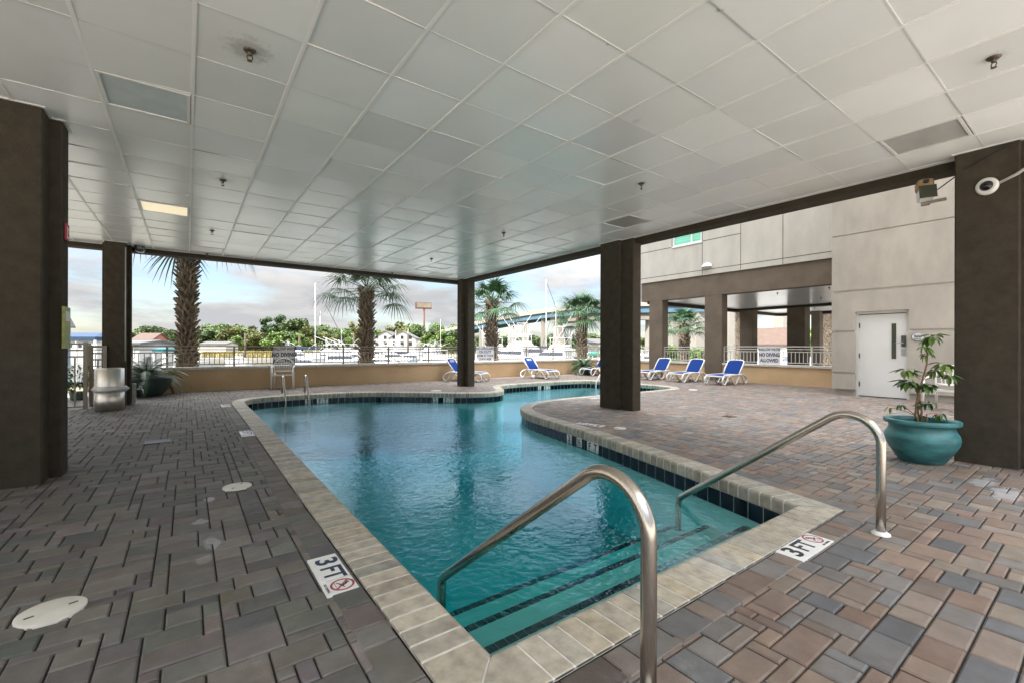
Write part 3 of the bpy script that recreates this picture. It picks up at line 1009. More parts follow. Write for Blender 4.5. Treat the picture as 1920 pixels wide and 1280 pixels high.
MB().quad((UX + .06, wy0 + e, wz0 + e), (UX + .06, wy1 - e, wz0 + e), (UX + .06, wy1 - e, wz1 - e), (UX + .06, wy0 + e, wz1 - e)).build('pane', 'slats', wf)
# taupe beam and columns
m = MB()
m.box(WX, WX + .4, 4.2, 11.95, 3.09, 3.858)
m.build('beam', 'wingbrown', wing)
for y0_, y1_, x_ in ((10.93, 11.55, WX + .003), (8.45, 9.10, WX + .003)):
    MB().box(x_, x_ + .394, y0_, y1_, 0, 3.088).build('column', 'wingbrown', wing)
for x_, y_, w_, dd in ((22.9, 10.9, .55, .62), (22.9, 8.55, .60, .75), (27.2, 9.45, .5, .4), (22.9, 4.6, .6, .7)):
    MB().box(x_, x_ + w_, y_, y_ + dd, -1, 3.148).build('column', 'wingbrown', wing)
m = MB()
m.box(WX + .402, 28, 4.2, 11.7, 3.15, 3.3)
m.build('soffit', 'ctile', wing)
m = MB()
m.box(WX + .402, 28, 11.702, 11.95, 3.02, 3.858); m.box(22.85, 23.3, 4.2, 11.7, 3.05, 3.149)
m.box(27.6, 28, 4.2, 11.7, 3.0, 3.149)
m.build('edge_beam', 'beam', wing)
for i, (y_, x_) in enumerate(((9.9, 17.5), (7.3, 17.2), (5.6, 16.9), (6.9, 20), (8.9, 25))):
    dup(proto, (x_, y_, 3.149), 0, ['sprinkler under the wing soffit left of the second taupe column', 'sprinkler under the wing soffit just right of the second taupe column',
        'sprinkler under the wing soffit nearest the grey block', 'sprinkler deeper under the wing soffit above the warning sign', 'farthest sprinkler under the wing soffit'][i])
# wall lamp
t = thing('wall_lamp', 'white half-dome lamp fixed on the pale upper wall', 'wall lamp', (UX, 8.98, 4.17))
MB().lathe([(.001, .12), (.06, .115), (.13, .085), (.17, .03), (.18, -.03)], 20, squash=(.9, 1.1)).build('shade', 'wplastic', t)
MB().box(-.07, 0, -.1, .1, -.06, -.02).build('base', 'dframe', t)

parapet('parapet_wall', 'low tan wall under the second no diving sign by the grey block', WX + .05, 8.448, WX + .05, 4.2, mats=('tan', 'cap'))
railing('pale railing with the no diving sign between wing column and grey block', WX + .16, 8.44, WX + .16, 4.25, .645, 1.24, 3, 'rail_lit')
parapet('parapet_wall', 'short tan wall between the two taupe wing columns', WX + .05, 10.928, WX + .05, 9.102)
railing('short pale railing between the two taupe wing columns', WX + .16, 10.92, WX + .16, 9.11, .645, 1.22, 1, 'rail_lit')
parapet('parapet_wall', 'low tan wall closing the corner left of the wing columns', WX + .05, BW - .05, WX + .05, 11.552)
railing('pale railing in the far corner left of the wing columns', WX + .16, BW + .1, WX + .16, 11.56, .645, 1.22, 2, 'rail_lit')

# grey block with the door
BX = 13.45
blk = thing('hotel_block', 'grey stucco stair block with grooved bands around the white door', 'building', (0, 0, 0))
m = MB()
dy0, dy1, dz = 2.88, 3.90, 2.08
def slab(ya, yb, za, zb, x=BX):
    m.box(x, BX + .5, ya, yb, za, zb)
BE = 4.40
bands = [(.0, .155, .06), (.155, .52, 0), (.585, 1.56, 0), (1.625, 2.565, 0), (2.635, 4.02, 0), (4.045, 6.2, 0), (6.225, 6.6, 0)]
for za, zb, inset in bands:
    x = BX + inset
    if za < dz:
        zt = min(zb, dz)
        slab(-4, dy0, za, zt, x); slab(dy1, BE - inset, za, zt, x)
        if zb > dz: slab(-4, BE, dz, zb, x)
    else: slab(-4, BE - inset, za, zb, x)
m.build('wall', 'block', blk)
g = MB()
for za, zb in ((.52, .585), (1.56, 1.625), (2.565, 2.635), (4.02, 4.045), (6.2, 6.225)):
    parts = [(-4, dy0), (dy1, BE - .02)] if za < dz else [(-4, BE - .02)]
    for a, b in parts: g.box(BX + .03, BX + .5, a, b, za, zb)
g.build('groove', 'upper', blk)
m = MB(); m.box(BX + .502, 24, -4, BE, 3.3, 6.6); m.box(BX + .502, BX + 2.4, -4, BE, 0, 3.3); m.build('side_wall', 'block', blk)
# door
dr = thing('door', 'white metal door with narrow dark glass strip in the grey block', 'door', (BX, 0, 0))
m = MB(); fx0, fx1 = .07, .16
m.box(fx0, fx1, dy0 + .002, dy0 + .05, 0, dz - .002); m.box(fx0, fx1, dy1 - .05, dy1 - .002, 0, dz - .002); m.box(fx0, fx1, dy0 + .05, dy1 - .05, dz - .06, dz - .002)
m.build('frame', 'dframe', dr)
m = MB(); m.box(.10, .145, dy0 + .054, dy1 - .054, .018, dz - .078)
lf = m.build('leaf', 'door', dr)
MB().box(.097, .0995, dy0 + .05, dy1 - .05, dz - .079, dz - .061).build('weatherstrip', 'dark', dr)
m = MB(); y_ = 3.13
m.box(.094, .0995, y_ - .03, y_ + .11, .91, .935); m.box(.094, .0995, y_ - .03, y_ + .11, 1.77, 1.795)
m.box(.094, .0995, y_ - .03, y_ - .005, .935, 1.77); m.box(.094, .0995, y_ + .085, y_ + .11, .935, 1.77)
m.build('glass_frame', 'dframe', lf)
MB().box(.096, .0995, y_ - .004, y_ + .084, .936, 1.769).build('glass', 'dglass', lf)
m = MB(); m.box(.06, .0995, 2.95, 3.03, 1.22, 1.48, bev=.008); m.build('lock', 'lock', lf)
m = MB(); m.tube([(.05, 2.99, 1.31), (.04, 2.99, 1.31), (.035, 3.01, 1.31), (.035, 3.12, 1.31)], .009, 8); m.build('handle', 'plate', lf)
MB().box(.095, .0995, 2.945, 3.035, 1.01, 1.17).build('kick_plate', 'plate', lf)
for z in (.3, 1.0, 1.74):
    MB().box(.085, .0995, dy1 - .075, dy1 - .045, z - .06, z + .06).build('hinge', 'lock', dr)
MB().box(.06, .16, dy0 + .05, dy1 - .05, 0, .012).build('threshold', 'lock', dr)
# oval room sign
t = thing('room_sign', 'small white oval sign with dark lettering beside the white door', 'sign', (BX, 2.72, 1.44))
m = MB()
m.T = Matrix.Rotation(-PI / 2, 4, 'Y')
m.lathe([(.001, .012), (.95, .012), (1, .008), (1, 0)], 28, squash=(.085, .115))
m.build('plate', 'signwhite', t)
m = MB(); m.T = Matrix.Rotation(-PI / 2, 4, 'Y')
m.lathe([(.93, .0125), (.93, .014), (1.0, .014), (1.0, .004)], 28, squash=(.085, .115)); m.build('rim', 'ink', t)
FX = Matrix(((0, 0, -1, 0), (-1, 0, 0, 0), (0, 1, 0, 0), (0, 0, 0, 1)))   # text plane facing -X
m = MB()
for z, n_, w_, h_ in ((.035, 6, .018, .026), (-.002, 5, .019, .024), (-.04, 6, .012, .014)):
    for k in range(n_):
        y_ = (k - (n_ - 1) / 2) * (w_ + .006)
        m.box(-.0145, -.0135, y_ - w_ / 2, y_ + w_ / 2, z - h_ / 2, z + h_ / 2)
m.build('lettering_blocks', 'ink', t)

# ------------------------------------------------------------------ warning signs
FY = Matrix(((1, 0, 0, 0), (0, 0, -1, 0), (0, 1, 0, 0), (0, 0, 0, 1)))    # text plane facing -Y
def sign(label, loc, rz, w, h, lines, inkm, edge):
    t = thing('warning_sign', label, 'sign', loc, rz)
    m = MB(); m.box(-w / 2, w / 2, -.006, .006, -h / 2, h / 2); m.build('board', 'signwhite', t)
    if edge:
        m = MB(); e = .016
        m.box(-w / 2, w / 2, -.0085, -.0062, -h / 2, -h / 2 + e); m.box(-w / 2, w / 2, -.0085, -.0062, h / 2 - e, h / 2)
        m.box(-w / 2, -w / 2 + e, -.0085, -.0062, -h / 2 + e, h / 2 - e); m.box(w / 2 - e, w / 2, -.0085, -.0062, -h / 2 + e, h / 2 - e)
        m.build('border', 'signedge', t)
    for s, z, sz, sx in lines:
        text_mesh(s, sz, inkm, t, Matrix.Translation((0, -.0072, z * h)) @ FY, sx=sx, bold=.0055 if sz > .15 else .0028)
    return t
D3 = [('SHALLOW WATER', .33, .115, .72), ('NO DIVING', .02, .165, .75), ('ALLOWED', -.30, .155, .78)]
sign('white shallow water no diving sign with dark border behind the plastic chair', (2.30, BW + .07, .935), 0, .60, .56, D3, 'ink', True)
sign('white no lifeguard on duty sign on the railing right of the back column', (9.32, BW + .07, .925), 0, .80, .58,
     [('NO LIFEGUARD', .35, .145, .80), ('ON DUTY', .12, .145, .86), ('SWIM AT YOUR', -.13, .125, .84), ('OWN RISK', -.36, .135, .9)], 'navy', False)
sign('white shallow water no diving sign with navy letters on the pale railing', (WX + .12, 6.88, .94), -PI / 2, .68, .58, D3, 'navy', False)

# ------------------------------------------------------------------ deck depth markers
def no_dive(parent, m):
    a = MB(); a.T = m
    o, i = .058, .047
    seg = 36
    vs = [(o * math.cos(2 * PI * k / seg), o * math.sin(2 * PI * k / seg), 0) for k in range(seg)] + [(i * math.cos(2 * PI * k / seg), i * math.sin(2 * PI * k / seg), 0) for k in range(seg)]
    a.add(vs, [(k, (k + 1) % seg, seg + (k + 1) % seg, seg + k) for k in range(seg)])
    a.T = m @ Matrix.Translation((0, 0, .0012)) @ Matrix.Rotation(R(-42), 4, 'Z')
    a.quad((-.05, -.0045, 0), (.05, -.0045, 0), (.05, .0045, 0), (-.05, .0045, 0))
    a.build('prohibition_ring', 'red', parent)
    b = MB(); b.T = m @ Matrix.Translation((0, 0, .0006))
    for p, q, w in (((-.004, .022), (.012, -.004), .005), ((.012, -.004), (-.012, -.012), .004), ((.012, -.004), (.03, .004), .003), ((-.004, .022), (-.026, .016), .003), ((-.004, .020), (-.02, .030), .003), ((-.012, -.012), (-.024, -.024), .0035)):
        d = Vector((q[0] - p[0], q[1] - p[1])).normalized() * w
        b.quad((p[0] + d.y, p[1] - d.x, 0), (q[0] + d.y, q[1] - d.x, 0), (q[0] - d.y, q[1] + d.x, 0), (p[0] - d.y, p[1] + d.x, 0))
    b.lathe([(.006, 0), (.0001, .0002)], 10, c=(-.012, .030, 0))
    for k in range(3):
        b.box(-.03 + k * .022, -.016 + k * .022, -.034, -.031, 0, .0003)
    b.build('diver_symbol', 'ink', parent)
def depth_marker(label, loc, rz, s='3 FT', inkm='navy'):
    t = thing('depth_marker', label, 'depth marker', loc, rz, 'white depth tiles on the deck')
    m = MB()
    for k in range(3):
        m.box(-.225 + .15 * k + .001, -.225 + .15 * (k + 1) - .001, -.076, .076, -.01, .006, bev=.002)
    m.build('tile', 'white', t)
    T = Matrix.Translation
    text_mesh(s[0], .155, inkm, t, T((-.145, .004, .0065)), sx=1.15, bold=.004)
    text_mesh(s[2:], .145, inkm, t, T((-.005, .004, .0065)), sx=.95, bold=.003)
    no_dive(t, T((.15, .014, .0068)))
    text_mesh('NO DIVING', .018, inkm, t, T((.15, -.060, .0065)))
    return t
depth_marker('white three foot depth tile with navy letters on the left deck edge', (.615, 2.445, .0), -PI / 2)
depth_marker('white three foot depth tile with black letters by the right handrail', (3.00, 1.115, .0), 0, inkm='ink')
depth_marker('worn depth tile on the left coping edge halfway along the pool', (.66, 7.05, .0), -PI / 2)
depth_marker('small looking depth tile beside the back left corner of the pool', (.62, 10.6, .0), -PI / 2)
depth_marker('white depth tile on the right peninsula edge above the waterline numbers', (5.02, 4.82, .0), R(106))
depth_marker('white depth tile at the water edge behind the middle column', (7.75, 7.26, .0), PI)

def at_wall(x, y):
    k = min(range(len(INNER)), key=lambda i: (INNER[i][0] - x) ** 2 + (INNER[i][1] - y) ** 2)
    a, b = INNER[max(0, k - 2)], INNER[min(len(INNER) - 1, k + 2)]
    return INNER[k], (b[0] - a[0], b[1] - a[1])
for x, y, s in ((2.62, 11.8, '5 FT'), (5.3, 10.2, '5 FT'), (4.52, 4.5, '3 / FT'), (9.7, 11.44, '3 FT')):
    p, d = at_wall(x, y)
    wl_marker(p, d, s, .135)

# ------------------------------------------------------------------ handrails into the water
def handrail(x, label):
    t = thing('handrail', label, 'handrail', (x, .905, 0), 0, 'stainless handrails at the pool steps')
    pts = [(0, 0, 0), (0, 0, .3)]
    # rounded top bend, slope, lower bend
    top_c = (.175, .572)
    slope = math.atan2(1.02, 1.36)
    r = .175
    pts += [(0, y, z) for y, z in arc(top_c, r, PI, PI / 2 - slope + .0, 14)]
    ex, ez = top_c[0] + r * math.cos(PI / 2 - slope), top_c[1] + r * math.sin(PI / 2 - slope)
    ln = 1.42
    dx, dz = math.cos(slope), -math.sin(slope)
    fx, fz = ex + dx * ln, ez + dz * ln
    pts += [(0, lerp(ex, fx, k / 6), lerp(ez, fz, k / 6)) for k in range(1, 7)]
    rr = .11
    cx_, cz_ = fx - math.sin(slope) * rr * 1, fz - math.cos(slope) * rr
    for k in range(1, 9):
        a = PI / 2 - slope - (PI / 2 - slope) * k / 8
        pts.append((0, cx_ + rr * math.cos(a), cz_ + rr * math.sin(a)))
    pts.append((0, cx_ + rr, -.46))
    m = MB(); m.tube(pts, .0265, 24); m.build('tube', 'steel', t)
    MB().lathe([(.026, .022), (.032, .02), (.05, .008), (.052, 0)], 28).build('flange', 'wplastic', t)
    return t
handrail(1.215, 'stainless handrail nearest the camera bending down into the pool')
handrail(3.60, 'stainless handrail on the right bending over the coping into the water')

# ladders
def ladder(label, x, y, rz=0, mat='steel', gap=.52):
    t = thing('pool_ladder', label, 'pool ladder', (x, y, 0), rz, 'ladders at the far pool edge')
    for s in (-1, 1):
        X = s * gap / 2
        path = [(X, .40, 0), (X, .40, .32)] + [(X, .40 - .09 + .09 * math.cos(a),   .37 + .09 * math.sin(a)) for a in [PI * k / 10 for k in range(1, 9)]]
        path += [(X, .15, .26), (X, -.03, .02), (X, -.08, -.05), (X, -.085, -.12), (X, -.085, -1.1)]
        m = MB(); m.tube(path, .024, 12); r = m.build('rail', mat, t)
        MB().lathe([(.025, .02), (.05, .006), (.055, .0)], 16, c=(X, .40, .004)).build('flange', 'plate', r)
    for z in (-.35, -.62, -.9):
        MB().box(-gap / 2, gap / 2, -.12, -.05, z - .015, z + .015).build('tread', 'wplastic', t)
    return t
ladder('steel pool ladder with two looped rails at the back left corner', 2.16, 11.87)
ladder('white looped pool ladder partly behind the middle column', 11.72, 10.65, R(-90), 'wplastic', .5)

# ------------------------------------------------------------------ deck lids and drains
def lid(label, x, y, r=.115, rz=0):
    t = thing('skimmer_lid', label, 'deck lid', (x, y, .004), rz, 'round lids set in the pavers')
    m = MB()
    m.lathe([(r, -.012), (r, .003), (r - .004, .005), (.001, .006)], 40)
    m.build('cover', 'lid', t)
    for s in (-1, 1):
        MB().box(s * r * .6 - .016, s * r * .6 + .016, -.005, .005, .0042, .0068).build('finger_slot', 'dark', t)
lid('large ivory skimmer lid with two dark slots at lower left', -.49, 2.83, .118, .35)
lid('ivory skimmer lid between the left column and the pool', .345, 4.43, .108, 1.0)
lid('pale lid in front of the slim back corner column', 5.45, 10.95, .14)
lid('pale ring lid on the right peninsula near the coping', 5.15, 4.35, .09)
lid('pale lid on the right deck beside the pool nose', 11.55, 7.12, .12)
def drain(label, x, y, w=.15):
    t = thing('floor_drain', label, 'drain', (x, y, .003), 0, 'dark drain grates in the pavers')
    m = MB(); m.box(-w, w, -w, w, -.01, .001); m.build('pit', 'dark', t)
    m = MB()
    for k in range(9):
        m.box(-w + k * w / 4.5 + .004, -w + k * w / 4.5 + .018, -w, w, .0012, .004)
    m.box(-w, w, -w, -w + .015, .0042, .006); m.box(-w, w, w - .015, w, .0042, .006)
    m.build('grate', 'lock', t)
drain('square drain grate on the left deck near the dark column', -.30, 7.1, .13)
drain('small dark drain on the right deck beyond the handrail', 7.6, 4.0, .09)
drain('small dark drain on the paving by the back wall', 7.0, 13.3, .09)

# ------------------------------------------------------------------ plastic chairs
def make_chair(label, x, y, rz):
    t = thing('plastic_chair', label, 'chair', (x, y, 0), rz, 'white plastic armchairs')
    m = MB()
    K = 8
    vs = []
    for j in range(K + 1):
        for i in range(K + 1):
            u, v = i / K * 2 - 1, j / K
            vs.append((u * lerp(.235, .215, v), lerp(-.24, .2, v), .42 - .018 * (1 - u * u) - .02 * v + (.0 if j else -.012)))
    fs = [(j * (K + 1) + i, j * (K + 1) + i + 1, (j + 1) * (K + 1) + i + 1, (j + 1) * (K + 1) + i) for j in range(K) for i in range(K)]
    n0 = len(vs)
    m.add(vs, fs, smooth=True)
    m.box(-.238, .238, -.252, -.238, .375, .415)
    m.build('seat', 'wplastic', t)
    b = MB()
    path = [(-.235, .19, .44), (-.255, .215, .62)] + [(.255 * math.cos(a), .235 + .02 * math.sin(a), .64 + .215 * math.sin(a)) for a in [PI - PI * k / 14 for k in range(15)]] + [(.255, .215, .62), (.235, .19, .44)]
    b.tube(path, .021, 8, flat=.8)
    for k in range(7):
        u = (k - 3) / 3
        xt = u * .205
        zt = .64 + .215 * math.sqrt(max(0, 1 - (xt / .255) ** 2))
        b.tube([(u * .15, .205, .49), (u * .175, .225, .62), (xt, .245, zt - .005)], .0165, 6, flat=.5)
    b.tube([(-.23, .2, .49), (0, .205, .485), (.23, .2, .49)], .024, 8, flat=.8)
    b.build('backrest', 'wplastic', t)
    for s in (-1, 1):
        a = MB(); a.tube([(s * .255, .215, .63), (s * .275, .10, .635), (s * .28, -.1, .625), (s * .275, -.23, .60), (s * .268, -.25, .55)], .022, 8, flat=.7); a.build('armrest', 'wplastic', t)
        l = MB(); l.tube([(s * .268, -.25, .57), (s * .265, -.255, .40), (s * .275, -.275, 0)], [.026, .026, .019], 8); l.build('leg', 'wplastic', t)
        l = MB(); l.tube([(s * .235, .2, .46), (s * .245, .225, .25), (s * .26, .27, 0)], [.026, .024, .019], 8); l.build('leg', 'wplastic', t)
    return t
make_chair('white plastic armchair with slatted back in front of the no diving sign', 2.20, 14.02, R(-14))
make_chair('white plastic armchair half hidden behind the right column by the door', 11.75, 1.95, R(-100))

# ------------------------------------------------------------------ sun loungers
def make_lounger(label, slit=False):
    t = thing('sun_lounger', label, 'sun lounger', (0, 0, 0), 0, 'blue and white sun loungers')
    hw = .33
    f = MB()
    for s in (-1, 1):
        Y = s * hw
        f.tube([(0, Y, .30), (.05, Y, .335), (.5, Y, .345), (1.0, Y, .345), (1.3, Y, .36)], .028, 8, flat=1.1)
    f.tube([(0, -hw, .30), (-.03, 0, .315), (0, hw, .30)], .028, 8)
    f.tube([(1.15, -hw, .34), (1.15, hw, .34)], .02, 8)
    f.build('frame', 'wplastic', t)
    for s in (-1, 1):
        Y = s * (hw + .012)
        for P in (catmull([(.02, .31), (-.07, .22), (-.06, .08), (.03, .025), (.12, .06), (.25, .2), (.40, .335)], .06),
                  catmull([(.42, .345), (.56, .22), (.70, .08), (.80, .025), (.90, .06), (1.02, .2), (1.16, .335)], .06),
                  catmull([(1.02, .34), (1.20, .34), (1.33, .23), (1.44, .08), (1.53, .025), (1.63, .05), (1.68, .16), (1.58, .27), (1.36, .345), (1.2, .36)], .06)):
            l = MB(); l.tube([(x, Y, z) for x, z in P], .029, 8, flat=1.0); l.build('leg', 'wplastic', t)
    # seat sling
    m = MB(); K = 10
    vs = [(lerp(.0, 1.18, i / K), y, .345 + .012 * math.sin(PI * i / K) - (.02 if y == 0 else 0)) for i in range(K + 1) for y in (-hw + .02, 0, hw - .02)]
    fs = [(i * 3 + a, (i + 1) * 3 + a, (i + 1) * 3 + a + 1, i * 3 + a + 1) for i in range(K) for a in (0, 1)]
    m.add(vs, fs, smooth=True); m.build('seat_sling', 'blue', t)
    # raised back
    ang = R(53)
    ca, sa = math.cos(ang), math.sin(ang)
    back = MB()
    def bp(u, y, o=0):
        u *= .80
        return (1.17 + u * ca - o * sa + .06 * (u / .78) ** 2, y, .355 + u * sa + o * ca)
    path = [bp(0, -.30), bp(.3, -.315), bp(.62, -.315), bp(.72, -.30), bp(.775, -.24), bp(.79, -.1), bp(.79, .1), bp(.775, .24), bp(.72, .30), bp(.62, .315), bp(.3, .315), bp(0, .30)]
    back.tube(path, .028, 8)
    br = back.build('back_frame', 'wplastic', t)
    m = MB()
    us = [0, .12, .24, .36, .48, .56, .60, .68, .77]
    vs = []
    for u in us:
        w_ = .295 if u < .66 else (.28 if u < .7 else .22)
        for y in (-w_, 0, w_):
            vs.append(bp(u, y, .012 if y == 0 else 0))
    fs = []
    for i in range(len(us) - 1):
        for a in (0, 1): fs.append((i * 3 + a, (i + 1) * 3 + a, (i + 1) * 3 + a + 1, i * 3 + a + 1))
    m.add(vs, fs, smooth=True)
    m.build('back_sling', 'blue', t)
    if slit:
        m = MB()
        for y0_, y1_, u0, u1 in ((-.15, .15, .58, .60), (-.14, -.06, .64, .675), (-.035, .035, .64, .675), (.06, .14, .64, .675)):
            m.add([bp(u0, y0_, .02), bp(u0, y1_, .02), bp(u1, y1_, .02), bp(u1, y0_, .02)], [(0, 1, 2, 3)])
        m.build('white_print', 'signwhite', t)
    return t
LG = [((13.45, 7.62), 0, 'blue sun lounger in front of the low wall, nearest to the white door', False),
      ((13.45, 9.02), 0, 'blue sun lounger between the two taupe wing columns', False),
      ((13.40, 10.35), 0, 'blue sun lounger in front of the left taupe wing column', False),
      ((13.45, 11.75), 0, 'blue sun lounger mostly hidden behind the middle column', False),
      ((13.42, 13.22), .1, 'blue sun lounger turned away beside the dark shrub in the corner', False),
      ((11.12, 12.5), R(95), 'blue sun lounger with white print facing the pool by the back railing', True),
      ((8.27, 12.78), R(119), 'blue sun lounger half hidden behind the slim back corner column', True)]
protos = {}
for (x, y), rz, lab, slit in LG:
    if slit not in protos:
        o = protos[slit] = make_lounger(lab, slit)
    else:
        o = copy_tree(protos[slit]); o['label'] = lab
    o.location = (x + .11 * math.cos(rz), y + .11 * math.sin(rz), 0); o.rotation_euler = (0, 0, rz); o.scale = (.87, .87, .9)

# ------------------------------------------------------------------ bin
t = thing('trash_bin', 'stainless steel drum bin with clear liner folded over its middle', 'bin', (-1.17, 11.12, 0))
r = .215
MB().lathe([(r - .02, .0), (r, .01), (r, .345), (r - .01, .35)], 48).build('drum', 'satin', t)
MB().lathe([(r - .004, .37), (r - .004, .775), (r - .02, .785), (r - .03, .775), (r - .03, .5)], 48).build('upper_ring', 'satin', t)
wob = lambda a, z: 1 + .05 * math.sin(a * 3 + 1) * (1 if .33 < z < .47 else .1) + .012 * math.sin(a * 23 + z * 40)
MB().lathe([(r + .003, .33), (r + .03, .36), (r + .058, .395), (r + .05, .405), (r + .02, .44), (r + .003, .455)], 72, wob=wob).build('liner', 'bag', t)

# ------------------------------------------------------------------ planters and plants
def fan_frond(mb, base, az, el, pet, rad, nl=26, tint=(1, 1, 1), droop=.5, spread=R(125)):
    d = Vector((math.cos(az) * math.cos(el), math.sin(az) * math.cos(el), math.sin(el)))
    side = Vector((-math.sin(az), math.cos(az), 0))
    up = side.cross(d) * -1
    b0 = Vector(base)
    pts = [b0 + d * pet * k / 4 - Vector((0, 0, 1)) * .12 * pet * (k / 4) ** 2 for k in range(5)]
    mb.tube(pts, [.022, .017, .013, .010, .008], 5, tint=(tint[0] * 1.5, tint[1] * 1.3, tint[2]))
    tip = pts[-1]
    d = (pts[-1] - pts[-2]).normalized()
    for k in range(nl):
        a = lerp(-spread, spread, k / (nl - 1))
        ld = (d * math.cos(a) + side * math.sin(a)).normalized()
        ln = rad * (.72 + .28 * math.cos(a * .8)) * random.uniform(.9, 1.08)
        prev = None
        w0 = .028 * rad
        lat = (side * math.cos(a) - d * math.sin(a)).normalized()
        vs = []
        dr = droop * random.uniform(.7, 1.4)
        for s in range(5):
            q = s / 4
            p = tip + ld * ln * q + up * (.12 * rad * math.sin(PI * q) * math.cos(a)) - Vector((0, 0, 1)) * (dr * rad * q ** 2.4)
            w = w0 * (1, 1.15, .95, .55, .06)[s]
            vs += [p - lat * w, p + lat * w]
        j = random.uniform(.8, 1.25)
        mb.add(vs, [(2 * s, 2 * s + 1, 2 * s + 3, 2 * s + 2) for s in range(4)], 0, tuple(c * j for c in tint))

def palm_trunk(mb, h, r0=.20, boots=True, top_r=.19, rows=None):
    prof = [(r0 * 1.05, -1.0)] + [(lerp(r0, top_r, k / 8), h * k / 8) for k in range(9)]
    mb.lathe(prof, 16, mi=0)
    if not boots: return
    dz = .105
    rows = int((h + .2) / dz)
    for j in range(rows):
        z = -.3 + j * dz + .1
        if z > h - .05: continue
        q = max(0, z / h)
        r = lerp(r0, top_r, q)
        per = 7
        for k in range(per):
            a = 2 * PI * (k + .5 * (j % 2)) / per + j * .07 + random.gauss(0, .05)
            for lean in (-1, 1):
                ln = random.uniform(.28, .40)
                out = (random.uniform(.03, .07) if random.random() < .65 else random.uniform(.08, .13)) * (1.15 if q > .45 else .85)
                ta = lean * .55
                rad = Vector((math.cos(a), math.sin(a), 0)); tan = Vector((-math.sin(a), math.cos(a), 0))
                b = rad * (r - .01) + tan * (lean * .055) + Vector((0, 0, z))
                e = rad * (r + out) + tan * (-ta * ln) + Vector((0, 0, z + ln * .85))
                mid = b.lerp(e, .5) - rad * .025
                w, th_ = .038, .011
                tan2 = (tan * math.cos(.25 * lean) + Vector((0, 0, 1)) * .25 * lean).normalized()
                vs = []
                for p, ww, tt in ((b, w * 1.25, th_), (mid, w, th_), (e, w * .62, th_ * .8)):
                    vs += [p - tan2 * ww - rad * tt, p + tan2 * ww - rad * tt, p + tan2 * ww * .8 + rad * tt, p - tan2 * ww * .8 + rad * tt]
                v = random.uniform(.75, 1.3)
                base = random.choice([(.24, .195, .145), (.20, .165, .13), (.27, .21, .145), (.15, .12, .09)])
                fs = []
                for s in (0, 4):
                    fs += [(s + i, s + (i + 1) % 4, s + 4 + (i + 1) % 4, s + 4 + i) for i in range(4)]
                fs.append((8, 9, 10, 11))
                mb.add(vs, fs, 1, tuple(c * v for c in base))

def palm(label, x, y, zg, ztop, crown=True, r0=.2, fr=1.0, n=30, tint=(1, 1, 1), seed=1, low=-.35):
    random.seed(seed)
    t = thing('palm_tree', label, 'palm tree', (x, y, zg), 0, 'sabal palms beyond the parapet')
    h = ztop - zg
    m = MB(); palm_trunk(m, h, r0, top_r=r0 * .92); m.build('trunk', ['fibre', 'boot'], t)
    if crown:
        c = MB()
        for k in range(n):
            az = k * 2.39996 + random.gauss(0, .15)
            q = (k + .5) / n
            el = lerp(1.35, low, q ** .8) + random.gauss(0, .08)
            fan_frond(c, (0, 0, h - .05 + .2 * (1 - q)), az, el, fr * lerp(.6, 1.15, min(1, q * 1.6)) * random.uniform(.85, 1.1), fr * random.uniform(.78, .95), 26, tint,
                      droop=lerp(.15, .46, q))
        c.build('crown', 'frond', t)
    return t
def px_pos(px, Y):
    u = px - 960
    return Y * (u * cth + FPX * sth) / (-u * sth + FPX * cth)
palm('thick palm with criss-cross trunk at far left, crown cut off by the canopy', px_pos(351, 15.35), 15.35, -.9, 5.0, r0=.14, fr=1.08, n=28, seed=11, low=-.62)
palm('palm with drooping fronds standing left of the slim back column', px_pos(687, 15.35), 15.35, -.9, 3.10, r0=.145, fr=.95, n=22, seed=12, low=-.2)
palm('palm just right of the slim back column behind the lifeguard sign', px_pos(922, 15.4), 15.4, -.9, 3.0, r0=.15, fr=.86, n=26, seed=13, low=-.3)
palm('full round palm left of the middle column in front of the bridge', px_pos(1091, 15.4), 15.4, -.9, 2.78, r0=.15, fr=.9, n=34, seed=14, low=-.3)
x, y = B(1283, 26.5); palm('short palm seen between the two taupe wing columns', x, y, -.9, 2.5, r0=.2, fr=.9, seed=15, n=24)
x, y = B(1387, 33); palm('palm trunk showing at the edge of the second taupe column', x, y, -.9, 5.2, r0=.2, seed=16, n=20)
x, y = B(1486, 33); palm('palm trunk beside the rear pier under the wing', x, y, -.9, 5.2, r0=.2, seed=17, n=20)
x, y = B(1552, 30); palm('pale palm trunk close to the grey block under the wing', x, y, -.9, 5.0, r0=.24, seed=18, n=20)
random.seed(21)

def sago(mb, c, n, ln, tint=(1, 1, 1), low=-.3):
    for k in range(n):
        az = k * 2.39996 + random.gauss(0, .12)
        q = (k + .5) / n
        el = lerp(1.25, low, q)
        L_ = ln * random.uniform(.85, 1.1)
        d = Vector((math.cos(az), math.sin(az), 0)); side = Vector((-math.sin(az), math.cos(az), 0))
        P = []
        p = Vector(c); e = el
        for s in range(11):
            P.append(p.copy())
            p = p + (d * math.cos(e) + Vector((0, 0, 1)) * math.sin(e)) * (L_ / 10)
            e -= .13 + .05 * q
        mb.tube(P, [.008 - .0006 * s for s in range(11)], 4)
        for s in range(2, 44):
            f = s / 44 * 10
            i = min(9, int(f)); pt = P[i].lerp(P[i + 1], f - i)
            dd = (P[i + 1] - P[i]).normalized()
            upv = side.cross(dd)
            w = .13 * ln * math.sin(PI * min(1, (s / 44) * .85 + .12)) ** .6
            for sg in (-1, 1):
                tip = pt + side * sg * w + dd * w * .45 - upv * -.25 * w
                hw = dd * .006 * ln / .6
                mb.add([pt - hw, pt + hw, tip], [(0, 1, 2)], 0, tint)

